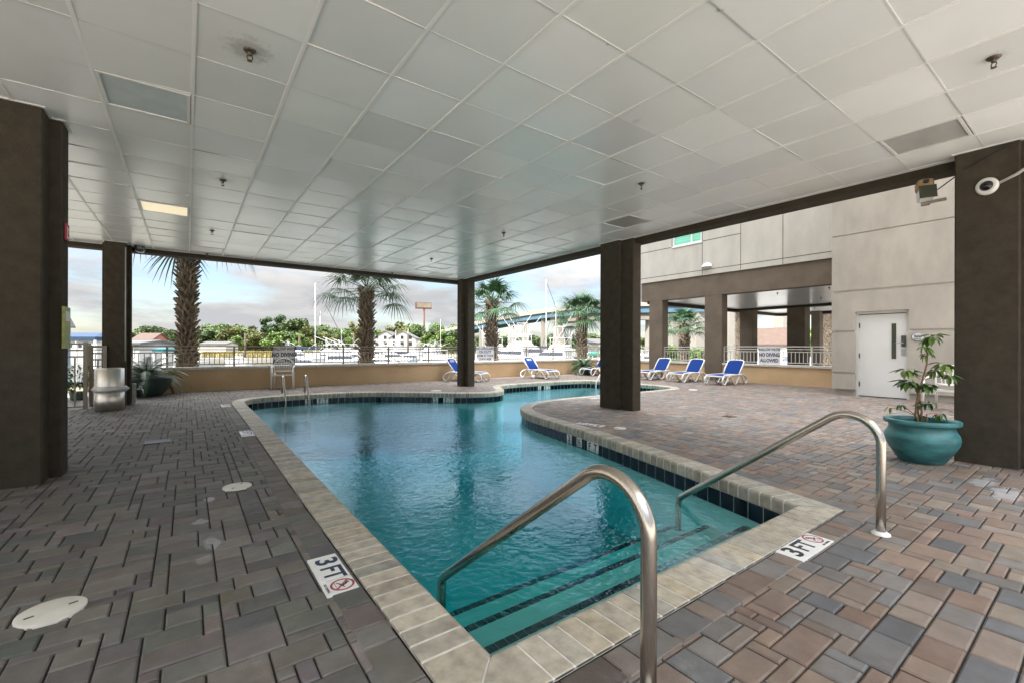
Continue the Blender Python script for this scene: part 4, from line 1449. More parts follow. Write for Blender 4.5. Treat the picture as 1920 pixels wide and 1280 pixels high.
t = thing('planter', 'dark green bowl planter with a sago palm at the back left', 'planter', (-.80, 13.75, 0))
m = MB(); m.lathe([(.001, 0), (.27, 0), (.31, .02), (.43, .16), (.50, .30), (.52, .40), (.55, .43), (.55, .455), (.51, .455), (.49, .42)], 40); pot = m.build('pot', 'potdark', t)
MB().lathe([(.50, .41), (.001, .43)], 30).build('soil', 'soil', t)
m = MB(); sago(m, (0, 0, .45), 30, 1.0, low=.05); m.build('foliage', 'cycad', t)
t = thing('shrub', 'dark spiky shrub at the wall left of the middle column', 'shrub', (14.15, 13.95, 0))
m = MB(); sago(m, (0, 0, .30), 44, .95, low=-.35); m.build('foliage', 'cycad', t)
MB().lathe([(.12, 0), (.10, .2), (.06, .34), (.001, .36)], 12).build('trunk', 'fibre', t)

# teal pot with a leggy plant
t = thing('planter', 'large teal glazed bowl pot with a leggy umbrella plant by the right column', 'planter', (6.27, 1.24, 0))
m = MB()
prof = [(a * .73, b) for a, b in [(.001, 0), (.235, 0), (.255, .012), (.30, .06), (.365, .14), (.405, .20), (.418, .25), (.408, .295), (.380, .33), (.368, .35), (.366, .385), (.38, .398), (.418, .402), (.428, .412), (.428, .436), (.42, .446), (.38, .447), (.362, .44), (.352, .41), (.345, .36)]]
m.lathe(prof, 64); pt = m.build('pot', 'teal', t)
MB().lathe([(.262, .365), (.15, .375), (.001, .37)], 30).build('soil', 'soil', t)
st = MB()
S = Vector
stems = [[(0, 0, .36), (-.06, .03, .48), (-.05, .02, .62), (-.03, 0, .74), (.0, -.02, .86), (.05, -.03, 1.02), (.06, -.03, 1.14), (.05, -.02, 1.24), (.12, -.04, 1.33)],
         [(.03, .01, .36), (-.01, .04, .50), (-.03, .03, .64), (-.02, .0, .76)], [(-.02, .02, .36), (.01, .0, .52), (-.01, .02, .66), (-.03, .0, .78), (-.09, .03, .84)],
         [(.04, 0, .36), (.06, -.02, .44), (.05, -.03, .5)]]
def rt(p):   # stems drawn in the plane that faces the open deck
    return ((p[0] * cth + p[1] * sth) * .72, (-p[0] * sth + p[1] * cth) * .72, p[2])
for P in stems:
    P = [rt(p) for p in P]
    st.tube(P, [lerp(.012, .006, k / (len(P) - 1)) for k in range(len(P))], 7)
clusters = [((.12, -.04, 1.32), .17, 9, (1.0, 1.1, .8)), ((.02, -.03, 1.20), .13, 7, (.9, 1.1, .7)), ((-.20, .02, .96), .17, 11, (1.5, 1.25, 1.0)), ((-.16, .03, .84), .19, 12, (.75, .9, .8)), ((-.04, -.05, .81), .16, 9, (.7, .85, .8)),
            ((.27, -.05, 1.03), .17, 10, (1.6, 1.3, 1.3)), ((.18, -.03, .96), .13, 8, (1.0, 1.0, .9)), ((.36, -.06, .90), .13, 8, (.9, 1.05, .9)), ((.08, -.05, .80), .13, 7, (.6, .8, .8)), ((.05, -.03, .62), .13, 7, (.5, .75, .7)), ((-.27, .04, .585), .08, 5, (.6, .8, .8)),
            ((.22, -.05, .50), .11, 5, (.5, .8, .7)), ((-.03, .0, .47), .09, 4, (.5, .8, .6)), ((.06, -.02, 1.12), .10, 5, (1.5, 1.2, .9)), ((-.42, .05, .56), .07, 2, (1.4, 1.1, .8))]
lf = MB()
random.seed(5)
for c_, rad, nl, tint in clusters:
    c = Vector(rt(c_))
    j = min((p for P in stems for p in P), key=lambda p: (Vector(rt(p)) - c).length + (.3 if p[2] > c.z else 0))
    j = Vector(rt(j))
    st.tube([j, j.lerp(c, .55) + Vector((0, 0, .015)), c], .0032, 5)
    nl = int(nl * 1.5)
    for k in range(nl):
        a = 2 * PI * k / nl + random.gauss(0, .35)
        el = random.uniform(-.75, .35)
        d = Vector((math.cos(a) * math.cos(el), math.sin(a) * math.cos(el), math.sin(el)))
        s = d.cross(Vector((0, 0, 1))).normalized()
        up = s.cross(d)
        ln = rad * random.uniform(.55, .9)
        w = ln * .165
        b = c + d * ln * .12
        v = random.uniform(.7, 1.4)
        vs = [b, b + d * ln * .3 - s * w * .85 + up * .008, b + d * ln * .3 + s * w * .85 + up * .008, b + d * ln * .6 - s * w - up * .012, b + d * ln * .6 + s * w - up * .012, b + d * ln * .95 - up * .045, b + d * ln * .3 - up * .002, b + d * ln * .6 - up * .025]
        lf.add(vs, [(0, 1, 6), (0, 6, 2), (1, 3, 7, 6), (6, 7, 4, 2), (3, 5, 7), (7, 5, 4)], 0, tuple(q * v for q in tint), smooth=True)
st.build('stem', 'stem', t)
lf.build('foliage', 'leaf', t)
random.seed(31)

# ------------------------------------------------------------------ cameras, floodlight, small fittings
# dome camera on the right column (its face towards -X)
t = thing('security_camera', 'white round dome camera with dark lens on the right column', 'security camera', (6.60, .80, 2.84))
m = MB(); m.T = Matrix.Rotation(-PI / 2, 4, 'Y') @ Matrix.Rotation(R(-12), 4, 'X')
m.lathe([(a * .74, b * .8) for a, b in [(.115, 0), (.118, .02), (.112, .045), (.098, .055), (.068, .058), (.064, .054)]], 40); m.build('housing', 'wplastic', t)
m = MB(); m.T = Matrix.Rotation(-PI / 2, 4, 'Y')
m.lathe([(.049, .04)] + [(.049 * math.cos(a), .04 + .04 * math.sin(a)) for a in [PI / 2 * k / 8 for k in range(1, 8)]] + [(.001, .08)], 32); m.build('dome', 'dome', t)
m = MB(); m.tube([(-.02, -.08, .01), (-.03, -.2, .06), (-.03, -.30, .13), (.0, -.42, .22)], .014, 10); m.build('conduit', 'conduit', t)
# floodlight on a bracket
t = thing('floodlight', 'old tan and white floodlight on a bracket arm left of the right column', 'floodlight', (6.70, 1.30, 2.96))
m = MB(); m.T = Matrix.Rotation(R(25), 4, 'Z') @ Matrix.Rotation(R(14), 4, 'Y')
m.box(-.075, .075, -.07, .07, .0, .115, bev=.018); m.build('housing', 'rust', t)
m = MB(); m.T = Matrix.Rotation(R(25), 4, 'Z') @ Matrix.Rotation(R(14), 4, 'Y')
m.box(-.075, .07, -.065, .065, -.12, -.002, bev=.015); m.build('reflector_box', 'wplastic', t)
m = MB(); m.T = Matrix.Rotation(R(25), 4, 'Z') @ Matrix.Rotation(R(14), 4, 'Y'); m.box(-.082, -.0765, -.08, .07, -.13, .02); m.build('glass', 'dglass', t)
m = MB(); m.T = Matrix.Rotation(R(25), 4, 'Z') @ Matrix.Rotation(R(14), 4, 'Y'); m.lathe([(.03, .0), (.03, .02), (.02, .026), (.001, .027)], 16, c=(0, 0, .116)); m.T = None
m.tube([(-.085, -.03, .07), (-.1, -.03, .085)], .026, 12); m.build('photocell', 'dark', t)
m = MB(); m.box(.0, .05, -.035, .035, -.16, -.10); m.box(.015, .045, -.17, -.02, -.145, -.115); m.build('bracket', 'rail', t)
m = MB(); m.tube([(.0, .02, -.07), (-.03, -.12, -.02), (-.10, -.35, .12), (-.12, -.62, .24), (-.1, -.85, .275)], .006, 6); m.build('cable', 'cable', t)
# small camera at the left rear column
t = thing('security_camera', 'small dark dome camera under the ceiling beside the back left column', 'security camera', (-.80, 11.95, CH))
MB().lathe([(.085, .0), (.09, -.05), (.08, -.085), (.05, -.11), (.001, -.118)], 24).build('housing', 'lock', t)
m = MB(); m.tube([(-.07, -.03, -.10), (-.02, -.05, -.135), (.05, -.05, -.14), (.085, -.04, -.10)], .010, 8); m.build('bracket', 'wplastic', t)
# red alarm plate and plaque on the +X end of the first column
t = thing('alarm_plate', 'red alarm plate with white marks high on the left column', 'sign', (-.922, 5.81, 2.25))
MB().box(0, .018, -.06, .06, -.08, .08, bev=.006).build('plate', 'red', t)
m = MB()
for z0, z1, y0_, y1_ in ((-.06, -.04, -.04, .04), (-.04, .05, -.04, -.02), (.02, .04, -.02, .04), (-.015, .02, .015, .035)):
    m.box(.0182, .0192, y0_, y1_, z0, z1)
m.build('marks', 'signwhite', t)
t = thing('rule_plaque', 'yellow green plaque with white emblem at eye height on the left column', 'sign', (-.922, 5.79, 1.36))
MB().box(0, .02, -.12, .12, -.19, .19).build('plate', 'plaque', t)
MB().box(.0202, .0212, -.08, .09, .06, .15).build('emblem', 'signwhite', t)
# hose bib by the rear left column
t = thing('hose_tap', 'small brass garden tap on a box beside the back left column', 'tap', (-.86, 12.05, .0))
MB().box(-.06, 0.0, -.05, .05, .02, .42).build('box', 'conduit', t)
m = MB(); m.tube([(0, 0, .30), (.09, 0, .30), (.11, 0, .27), (.115, -.01, .21)], .014, 8); m.lathe([(.001, .35), (.03, .35), (.03, .335), (.001, .335)], 10, c=(.07, 0, 0)); m.tube([(.07, 0, .30), (.07, 0, .34)], .008, 6); m.build('spout', 'plate', t)

# ------------------------------------------------------------------ gate at the left
def gate_leaf(label, xa, xb, y, z1):
    t = thing('gate', label, 'gate', (xa, y, 0), 0, 'tan metal gate leaves')
    w = xb - xa
    m = MB()
    m.box(0, .05, -.025, .025, .03, z1); m.box(w - .06, w, -.025, .025, .0, z1)
    for z in (z1 - .03, z1 - .15, z1 - .27, .05):
        m.box(.05, w - .06, -.015, .015, z - .015, z + .015)
    m.build('frame', 'rail', t)
    m = MB()
    k = max(2, round(w / .12))
    for i in range(1, k):
        x_ = lerp(.05, w - .06, i / k)
        m.box(x_ - .012, x_ + .012, -.01, .01, .066, z1 - .286)
    m.build('bars', 'rail', t)
gate_leaf('wide tan gate leaf beside the dark left column', -2.9, -1.53, 11.57, 1.26)
gate_leaf('narrow tan gate leaf between wide gate and the steel bin', -1.515, -1.27, 11.66, 1.20)

# ------------------------------------------------------------------ ground, river, parking
m = MB(); m.quad((-2500, -2500, -1.6), (2500, -2500, -1.6), (2500, 2500, -1.6), (-2500, 2500, -1.6)); struct(m.build('ground', 'earth'))
def strip(name, mat, d0, d1, pxa, pxb, z, kind='structure'):
    m = MB()
    pts = []
    A = [B(lerp(pxa, pxb, k / 12), d0) for k in range(13)]; Bq = [B(lerp(pxa, pxb, k / 12), d1) for k in range(13)]
    for k in range(12):
        m.quad((*A[k], z), (*A[k + 1], z), (*Bq[k + 1], z), (*Bq[k], z))
    o = m.build(name, mat)
    o['kind'] = kind
    return o
strip('river', 'river', 30, 118, -900, 3200, -1.25)
m = MB(); m.box(-60, 70, BW + .23, BW + 13, -1.5, -.9); struct(m.build('parking_lot', 'asphalt'))
m = MB(); m.box(24.0, 60, -20, BW + .2, -1.5, -.9); struct(m.build('road', 'asphalt'))
m = MB(); m.box(-30, X0, -40, 12.8, -.6, -.02); m.box(X0, 24, -40, Y0, -.6, -.02); struct(m.build('pavement', 'concretew'))

# marsh grass on the far bank
m = MB()
for k in range(9000):
    px = random.uniform(380, 640); d = random.uniform(112, 175)
    x, y = B(px, d); h = random.uniform(.6, 1.3); a = random.uniform(0, PI)
    dx, dy = math.cos(a) * .35, math.sin(a) * .35
    v = random.uniform(.7, 1.3)
    m.add([(x - dx, y - dy, -1.6), (x + dx, y + dy, -1.6), (x + dx * .2 + random.gauss(0, .2), y + dy * .2, -1.6 + h)], [(0, 1, 2)], 0, (v, v * random.uniform(.9, 1.1), v))
m.build('marsh_grass', 'straw')['kind'] = 'stuff'

# ------------------------------------------------------------------ broadleaf trees
def crown_mesh(mb, blobs, n, leaf, base=(1, 1, 1)):
    tot = sum(r ** 2 for *_, r in blobs)
    for (cx, cy, cz, r) in blobs:
        k = int(n * r * r / tot)
        bt = random.uniform(.75, 1.25)
        for _ in range(k):
            d = Vector((random.gauss(0, 1), random.gauss(0, 1), random.gauss(0, 1))).normalized()
            p = Vector((cx, cy, cz)) + Vector((d.x, d.y, d.z * .8)) * r * random.uniform(.55, 1.08)
            nn = (d + Vector((random.gauss(0, .6), random.gauss(0, .6), random.gauss(0, .6)))).normalized()
            a = nn.orthogonal().normalized(); b = nn.cross(a)
            s = leaf * random.uniform(.5, 1.3)
            v = bt * random.uniform(.65, 1.35)
            t = (base[0] * v * random.uniform(.85, 1.2), base[1] * v, base[2] * v)
            mb.add([p - a * s, p + b * s * .6, p + a * s, p - b * s * .6], [(0, 1, 2, 3)], 0, t)

def make_tree(kind, label):
    t = thing('tree', label, 'tree', (0, 0, 0), 0, 'trees on the far bank')
    m = MB()
    if kind == 'pine':
        m.tube([(0, 0, -.5), (.1, 0, 4), (.0, .15, 8), (.1, 0, 11)], [.28, .22, .15, .06], 8)
        bl = []
        for k in range(9):
            a = random.uniform(0, 6.3); z = random.uniform(6.5, 11.2); r = random.uniform(.4, 2.4)
            bl.append((math.cos(a) * r, math.sin(a) * r, z, random.uniform(.7, 1.3)))
            m.tube([(0, 0, z - .6), (math.cos(a) * r * .6, math.sin(a) * r * .6, z - .2), (math.cos(a) * r, math.sin(a) * r, z)], [.08, .05, .02], 5)
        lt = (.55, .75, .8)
    else:
        m.tube([(0, 0, -.5), (.1, 0, 1.5), (0, .1, 3.2), (.1, .1, 5)], [.32, .26, .2, .08], 8)
        bl = []
        for k in range(15):
            a = random.uniform(0, 6.3); z = random.uniform(2.0, 8.2)
            r = random.uniform(.2, 3.0) * math.sqrt(max(.1, 1 - ((z - 4.2) / 4.6) ** 2))
            bl.append((math.cos(a) * r, math.sin(a) * r, z, random.uniform(.9, 1.9)))
            m.tube([(0, 0, min(z - .8, 4)), (math.cos(a) * r * .5, math.sin(a) * r * .5, z - .5), (math.cos(a) * r, math.sin(a) * r, z)], [.12, .07, .02], 5)
        lt = {'oak': (.8, .85, .8), 'bright': (1.25, 1.4, .8), 'olive': (1.35, 1.0, .8)}[kind]
    m.build('trunk', 'bark', t)
    c = MB(); crown_mesh(c, bl, 2300, .34 if kind != 'pine' else .26, lt); c.build('crown', 'crown', t)
    return t
KN = {'oak': 'dark oak tree', 'bright': 'bright green bushy tree', 'olive': 'olive brown tree', 'pine': 'tall thin pine tree'}
tp = {}
def put_tree(kind, px, d, h, where, sx=1.0):
    lab = KN[kind] + ' ' + where
    H = 9.4 if kind != 'pine' else 12.2
    x, y = B(px, d)
    s = h / H
    if kind not in tp:
        o = tp[kind] = make_tree(kind, lab)
    else:
        o = copy_tree(tp[kind]); o['label'] = lab
    o.location = (x, y, -1.6); o.rotation_euler = (0, 0, random.uniform(0, 6.28)); o.scale = (s * sx, s * sx, s)
def H(py, d): return Zof(py, d) + 1.6
TREES = [('oak', 258, 150, 622, 'behind the left boathouse', 1.2), ('oak', 275, 175, 616, 'beside the pink house', 1.3), ('oak', 300, 190, 618, 'behind the pink house roof', 1.4), ('oak', 322, 170, 622, 'just left of the thick palm', 1.0), ('oak', 385, 185, 618, 'just right of the thick palm', 1.6),
         ('oak', 405, 190, 624, 'low beside the long white building', 1.3), ('olive', 435, 180, 613, 'at the left end of the wooded bank', 1.25), ('olive', 458, 185, 606, 'third from the left on the wooded bank', 1.1), ('bright', 447, 176, 630, 'low at the marsh edge on the left', 1.2),
         ('pine', 497, 190, 600, 'in the left pair of tall pines', 1.1), ('pine', 520, 192, 597, 'in the right half of the pine pair', 1.15), ('oak', 545, 182, 604, 'just right of the pines', 1.15), ('bright', 515, 176, 622, 'in front of the pine pair', 1.35), ('olive', 482, 178, 620, 'below and left of the pines', 1.2),
         ('oak', 564, 186, 603, 'left of the white mast', 1.1), ('bright', 556, 176, 625, 'low and left of the white mast', 1.3), ('olive', 582, 182, 608, 'directly behind the white mast', 1.1), ('oak', 605, 185, 614, 'right of the white mast', 1.1), ('olive', 627, 180, 618, 'behind the flybridge boat', 1.25), ('bright', 645, 180, 621, 'left of the second palm trunk', 1.2),
         ('olive', 665, 195, 597, 'sparse and tall behind the second palm', .8), ('bright', 706, 185, 618, 'right of the second palm trunk', 1.2), ('olive', 741, 190, 606, 'left above the white house', 1.15), ('olive', 763, 195, 598, 'tallest behind the white house', 1.2), ('oak', 778, 190, 612, 'right behind the white house', 1.0), ('bright', 796, 180, 628, 'under the tall pole sign', 1.2),
         ('oak', 812, 180, 620, 'right of the tall pole sign', 1.1), ('bright', 832, 178, 619, 'left of the slim back column', 1.2), ('oak', 850, 178, 622, 'at the edge of the slim back column', 1.0), ('oak', 900, 210, 628, 'low under the bridge at its left end', 1.5), ('oak', 945, 215, 630, 'low under the bridge right of the third palm', 1.6),
         ('oak', 975, 215, 632, 'beyond the second bridge pier', 1.5), ('oak', 1000, 205, 627, 'behind the leaning outriggers', 1.5), ('oak', 1035, 205, 625, 'between two bridge piers', 1.5), ('bright', 1052, 90, 640, 'low rounded beside the fourth palm', 1.3), ('oak', 1068, 205, 626, 'left of the fourth palm trunk', 1.4), ('oak', 1110, 200, 624, 'right of the fourth palm trunk', 1.6), ('oak', 1130, 205, 627, 'at the left edge of the middle column', 1.4),
         ('oak', 1208, 200, 632, 'in the gap right of the middle column', 1.4), ('bright', 1262, 60, 640, 'low left of the short palm', 1.4), ('oak', 1300, 190, 627, 'right of the short palm', 1.6), ('bright', 1300, 62, 646, 'low hedge like behind the short palm', 1.5), ('oak', 1378, 170, 619, 'beside the second taupe column', 1.1), ('bright', 1472, 60, 628, 'in front of the brown roof house', 1.0), ('bright', 1541, 55, 598, 'at the right end under the wing', .75), ('oak', 1330, 190, 628, 'behind the second taupe column', 1.4)]
for kind, px, d, py, where, sx in TREES:
    put_tree(kind, px, d, H(py, d) * (1.1 if px < 900 else 1.0), where, sx)
# low wooded mass between the trees
m = MB(); random.seed(41)
bl = []
for px in range(392, 870, 9):
    d = random.uniform(190, 215); x, y = B(px + random.uniform(-4, 4), d)
    top = random.uniform(607, 629); bl.append((x, y, Zof(top, d) - 2.2, random.uniform(2.0, 3.4)))
    bl.append((x + random.uniform(-2, 2), y, -.2, random.uniform(1.8, 2.6)))
crown_mesh(m, bl, 26000, .5, (1.0, 1.1, .8))
m.build('wood', 'crown')['kind'] = 'stuff'
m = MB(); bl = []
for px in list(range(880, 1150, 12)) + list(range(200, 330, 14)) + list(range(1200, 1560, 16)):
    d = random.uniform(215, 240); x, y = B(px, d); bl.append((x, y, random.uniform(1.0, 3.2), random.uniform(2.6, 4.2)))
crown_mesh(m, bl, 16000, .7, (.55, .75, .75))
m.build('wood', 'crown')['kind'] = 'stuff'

# ------------------------------------------------------------------ houses
def house(label, px, d, w, dep, eave, ridge, wallm, roofm, rz=0, gable_front=True, wins=(), name='house', zg=-1.4, ridge_x=False):
    x, y = B(px, d)
    t = thing(name, label, 'house', (x, y, zg), -TH + rz)
    m = MB()
    a, b = w / 2, dep / 2
    e, r = eave - zg, ridge - zg
    if gable_front:
        poly = [(-a, 0), (a, 0), (a, e), (0, r), (-a, e)]
        vs = [(p, -b, q) for p, q in poly] + [(p, b, q) for p, q in poly]
        m.add(vs, [(0, 1, 2, 3, 4), (9, 8, 7, 6, 5)] + [(i, i + 5, (i + 1) % 5 + 5, (i + 1) % 5) for i in (0, 1, 4)])
        rf = MB(); o = .35
        k = (r - e) / a
        for s in (-1, 1):
            vs = [(0, -b - o, r + .12), (0, b + o, r + .12), (s * (a + o), b + o, e - o * k + .12), (s * (a + o), -b - o, e - o * k + .12)]
            vs += [(p, q, z - .18) for p, q, z in vs]
            rf.add(vs, [(0, 1, 2, 3), (7, 6, 5, 4), (0, 3, 7, 4), (1, 0, 4, 5), (2, 1, 5, 6), (3, 2, 6, 7)])
    else:
        poly = [(-b, 0), (b, 0), (b, e), (0, r), (-b, e)]
        vs = [(-a, p, q) for p, q in poly] + [(a, p, q) for p, q in poly]
        m.add(vs, [(4, 3, 2, 1, 0), (5, 6, 7, 8, 9)] + [(i, (i + 1) % 5, (i + 1) % 5 + 5, i + 5) for i in (0, 1, 4)])
        rf = MB(); o = .35; k = (r - e) / b
        for s in (-1, 1):
            vs = [(-a - o, 0, r + .12), (a + o, 0, r + .12), (a + o, s * (b + o), e - o * k + .12), (-a - o, s * (b + o), e - o * k + .12)]
            vs += [(p, q, z - .18) for p, q, z in vs]
            rf.add(vs, [(0, 1, 2, 3), (7, 6, 5, 4), (0, 3, 7, 4), (1, 0, 4, 5), (2, 1, 5, 6), (3, 2, 6, 7)])
    m.build('wall', wallm, t); rf.build('roof', roofm, t)
    for wx, wz, ww, wh in wins:
        fr = MB(); fr.box(wx - ww / 2 - .08, wx + ww / 2 + .08, -b - .06, -b - .003, wz - .08, wz + wh + .08); f = fr.build('window', 'winframe', t)
        MB().box(wx - ww / 2, wx + ww / 2, -b - .08, -b - .062, wz, wz + wh).build('pane', 'hwin', f)
    return t
d = 165
hw_ = [(-3, 2.9, 1.3, 1.5), (0, 2.9, 1.3, 1.5), (3, 2.9, 1.3, 1.5), (-3, 5.2, 1.1, 1.3), (0, 5.2, 1.1, 1.3), (3, 5.2, 1.1, 1.3)]
house('left half of the white two-storey gabled house across the river', 728, d, 8.6, 8, Zof(634, d), Zof(622, d), 'housewall', 'shingle', wins=hw_)
house('right half of the white two-storey gabled house across the river', 759, d - 1, 9.6, 8, Zof(635, d), Zof(622, d), 'housewall', 'shingle', wins=hw_)
house('pink house with red side wall at the far left bank', 283, 130, 5.6, 6, Zof(638, 130), Zof(627, 130), 'pinkwall', 'brownroof', gable_front=False, wins=[(-1.5, 2, .8, 1), (1.2, 2, .8, 1)])
house('long low white building left of the thick palm', 264, 128, 7, 6, Zof(645, 128), Zof(641, 128), 'housewall', 'shingle', gable_front=False)
house('long low white building right of the thick palm', 412, 160, 9, 7, Zof(646, 160), Zof(642, 160), 'housewall', 'shingle', gable_front=False)
house('small white boathouse with dark red openings at the left marina', 270, 48, 3.2, 5, Zof(646, 48), Zof(641, 48), 'housewall', 'shingle', gable_front=False, wins=[(-1.0, 1.5, .9, 1.1), (.5, 1.5, 1.0, 1.1)], name='boathouse')
house('blue grey gabled building at the far left edge', 84, 60, 4.0, 3, Zof(607, 60), Zof(558, 60), 'greywall', 'shingle', wins=[(.9, 2.6, .7, 1), (.9, 4.1, .7, 1), (-.9, 2.6, .7, 1)])
house('white block building above the blue awning', 176, 95, 7, 6, Zof(640, 95), Zof(634, 95), 'housewall', 'shingle', gable_front=False, wins=[(-2, 2.2, .8, 1), (0, 2.2, .8, 1), (2, 2.2, .8, 1)])
house('cream house with brown roof seen under the wing', 1449, 62, 5.2, 7, Zof(642, 62), Zof(615, 62), 'housewall', 'brownroof', gable_front=True, rz=.5, wins=[(-.6, 2.0, .8, .9), (.9, 2.0, .8, .9)])
house('white sheds with a low roof beyond the fourth palm', 1118, 150, 8, 6, Zof(642, 150), Zof(635, 150), 'housewall', 'shingle', gable_front=False, name='shed')
# blue awning
def awning(label, px, d, w, dep, z, mat, rise=.8):
    x, y = B(px, d)
    t = thing('awning', label, 'awning', (x, y, -1.2), -TH)
    m = MB(); a, b, e = w / 2, dep / 2, z + 1.2
    m.add([(-a, -b, e), (a, -b, e), (a, b, e), (-a, b, e), (-a * .6, 0, e + rise), (a * .6, 0, e + rise), (-a, -b, e - .22), (a, -b, e - .22), (a, b, e - .22), (-a, b, e - .22)],
          [(0, 1, 5, 4), (1, 2, 5), (2, 3, 4, 5), (3, 0, 4), (6, 7, 1, 0), (7, 8, 2, 1), (8, 9, 3, 2), (9, 6, 0, 3)])
    m.build('canopy', mat, t)
    for p, q in ((-a + .1, -b + .1), (a - .1, -b + .1), (a - .1, b - .1), (-a + .1, b - .1)):
        MB().box(p - .06, p + .06, q - .06, q + .06, 0, e - .2).build('post', 'wplastic', t)
awning('long blue canvas awning behind the left gate', 160, 36, 4.4, 3, Zof(634, 36), 'bluecanvas', .35)
awning('small teal canvas boat cover below the left railing', 308, 40, 1.0, 1.5, Zof(656, 40), 'tealcanvas', .15)
awning('green canvas awning behind the railing left of the middle column', 1124, 42, 1.8, 2, Zof(661, 42), 'greencanvas', .2)

# ------------------------------------------------------------------ billboard and radio mast
d = 200; x, y = B(795, d)
t = thing('pole_sign', 'tall pole sign with pale panel and red base above the trees', 'sign', (x, y, -1.6), -TH + .35)
zt = Zof(568, d) + 1.6; zb = Zof(579.5, d) + 1.6
MB().tube([(0, 0, 0), (0, 0, zb)], .42, 10).build('pole', 'brick', t)
m = MB(); m.box(-3.9, 3.3, -.5, .5, zb - .1, zt); m.build('cabinet', 'brick', t)
m = MB(); m.box(-3.4, 3.2, -.56, -.503, zb + .45, zt - .15); m.build('panel', 'signface', t)
d = 210; x, y = B(600.5, d)
t = thing('radio_mast', 'thin grey radio mast rising behind the wooded bank', 'mast', (x, y, -1.6))
MB().tube([(0, 0, 0), (0, 0, Zof(585, d) + 1.6)], [.25, .12], 6).build('pole', 'plate', t)
MB().box(-.5, .5, -.1, .1, Zof(590, d) + 1, Zof(588, d) + 1.6).build('antenna', 'plate', t)

# ------------------------------------------------------------------ bridge
br = thing('bridge', 'high road bridge with blue girders on concrete piers', 'bridge', (0, 0, 0))
BP = [(800, 206, 629), (843, 190, 620), (893, 172, 608), (930, 160, 600), (981, 148, 591), (1029, 138, 584), (1085, 128, 577), (1126, 121, 573), (1215, 108, 571), (1260, 102, 569), (1320, 95, 567)]
pts = [(*B(px, d), Zof(py, d)) for px, d, py in BP]
def ribbon(mb, i0, i1, off0, off1, zt, zb):
    for k in range(i0, i1):
        p, q = Vector(pts[k]), Vector(pts[k + 1])
        dn = Vector((q.x - p.x, q.y - p.y, 0)).normalized(); nn = Vector((-dn.y, dn.x, 0))
        vs = []
        for P in (p, q):
            for o, z in ((off0, zb), (off1, zb), (off1, zt), (off0, zt)):
                vs.append((P.x + nn.x * o, P.y + nn.y * o, P.z + z))
        mb.add(vs, [(0, 4, 5, 1), (1, 5, 6, 2), (2, 6, 7, 3), (3, 7, 4, 0), (0, 1, 2, 3), (7, 6, 5, 4)])
m = MB(); ribbon(m, 0, len(pts) - 1, -.6, 9, 0, -.35); ribbon(m, 0, len(pts) - 1, -.6, -.3, .9, 0); m.build('deck_slab', 'concrete', br)
m = MB(); ribbon(m, 0, len(pts) - 1, 0, .4, -.352, -1.9); m.build('girder', 'girder', br)
m = MB(); ribbon(m, 0, len(pts) - 1, 7.6, 8.0, -.352, -1.9); m.build('girder', 'girder', br)
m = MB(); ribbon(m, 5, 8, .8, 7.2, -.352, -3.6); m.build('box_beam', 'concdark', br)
def pier(px, d, py_top, w0, w1, dd=1.6):
    x, y = B(px, d); zt_ = Zof(py_top, d)
    m = MB(); m.T = Matrix.Translation((x, y, 0)) @ Matrix.Rotation(-TH, 4, 'Z')
    vs = [(-w1 / 2, -dd, -1.6), (w1 / 2, -dd, -1.6), (w1 / 2, dd, -1.6), (-w1 / 2, dd, -1.6), (-w0 / 2, -dd, zt_), (w0 / 2, -dd, zt_), (w0 / 2, dd, zt_), (-w0 / 2, dd, zt_)]
    m.add(vs, [(4, 5, 6, 7), (0, 1, 5, 4), (1, 2, 6, 5), (2, 3, 7, 6), (3, 0, 4, 7)])
    m.build('pier', 'concrete', br)
for px, d, py, w0, w1 in ((863, 184, 622, 2, 2.4), (903, 172, 614, 1.8, 2), (961, 156, 604, 1.6, 1.9), (985, 150, 602, 1.7, 2.8), (1019, 143, 598, 1.4, 1.6), (1047, 138, 592, 1.7, 4.2), (1220, 112, 583, 1.6, 2.2), (1265, 105, 580, 1.8, 2.2), (1312, 98, 578, 1.9, 3.6), (1367, 95, 570, 1.6, 1.8), (1469, 90, 560, 1.8, 2.6)):
    pier(px, d, py, w0, w1)

# ------------------------------------------------------------------ boats
def hull(mb, ln, bm_, fb, mi=0):
    st = 10
    vs = []
    for i in range(st + 1):
        u = i / st
        w = bm_ / 2 * (1 - max(0, (u - .45) / .55) ** 2.2) * (.92 + .08 * min(1, u * 3))
        sheer = fb * (1 + .45 * u ** 2)
        x = -ln / 2 + ln * u
        rake = .08 * ln * (u ** 3)
        w = max(w, .02)
        vs += [(x + rake, -w, sheer), (x, -w * .82, 0), (x, 0, -.35), (x, w * .82, 0), (x + rake, w, sheer)]
    fs = []
    for i in range(st):
        for k in range(4):
            fs.append((i * 5 + k, i * 5 + k + 1, i * 5 + 6 + k, i * 5 + 5 + k))
        fs.append((i * 5 + 4, i * 5, i * 5 + 5, i * 5 + 9))
    fs.append((0, 4, 3, 2, 1))
    mb.add(vs, fs, mi)
def frust(mb, x0, x1, xt0, xt1, w, wt, z0, z1, mi=0):
    vs = [(x0, -w, z0), (x1, -w * .8, z0), (x1, w * .8, z0), (x0, w, z0), (xt0, -wt, z1), (xt1, -wt * .8, z1), (xt1, wt * .8, z1), (xt0, wt, z1)]
    mb.add(vs, [(4, 5, 6, 7), (0, 1, 5, 4), (1, 2, 6, 5), (2, 3, 7, 6), (3, 0, 4, 7)], mi)
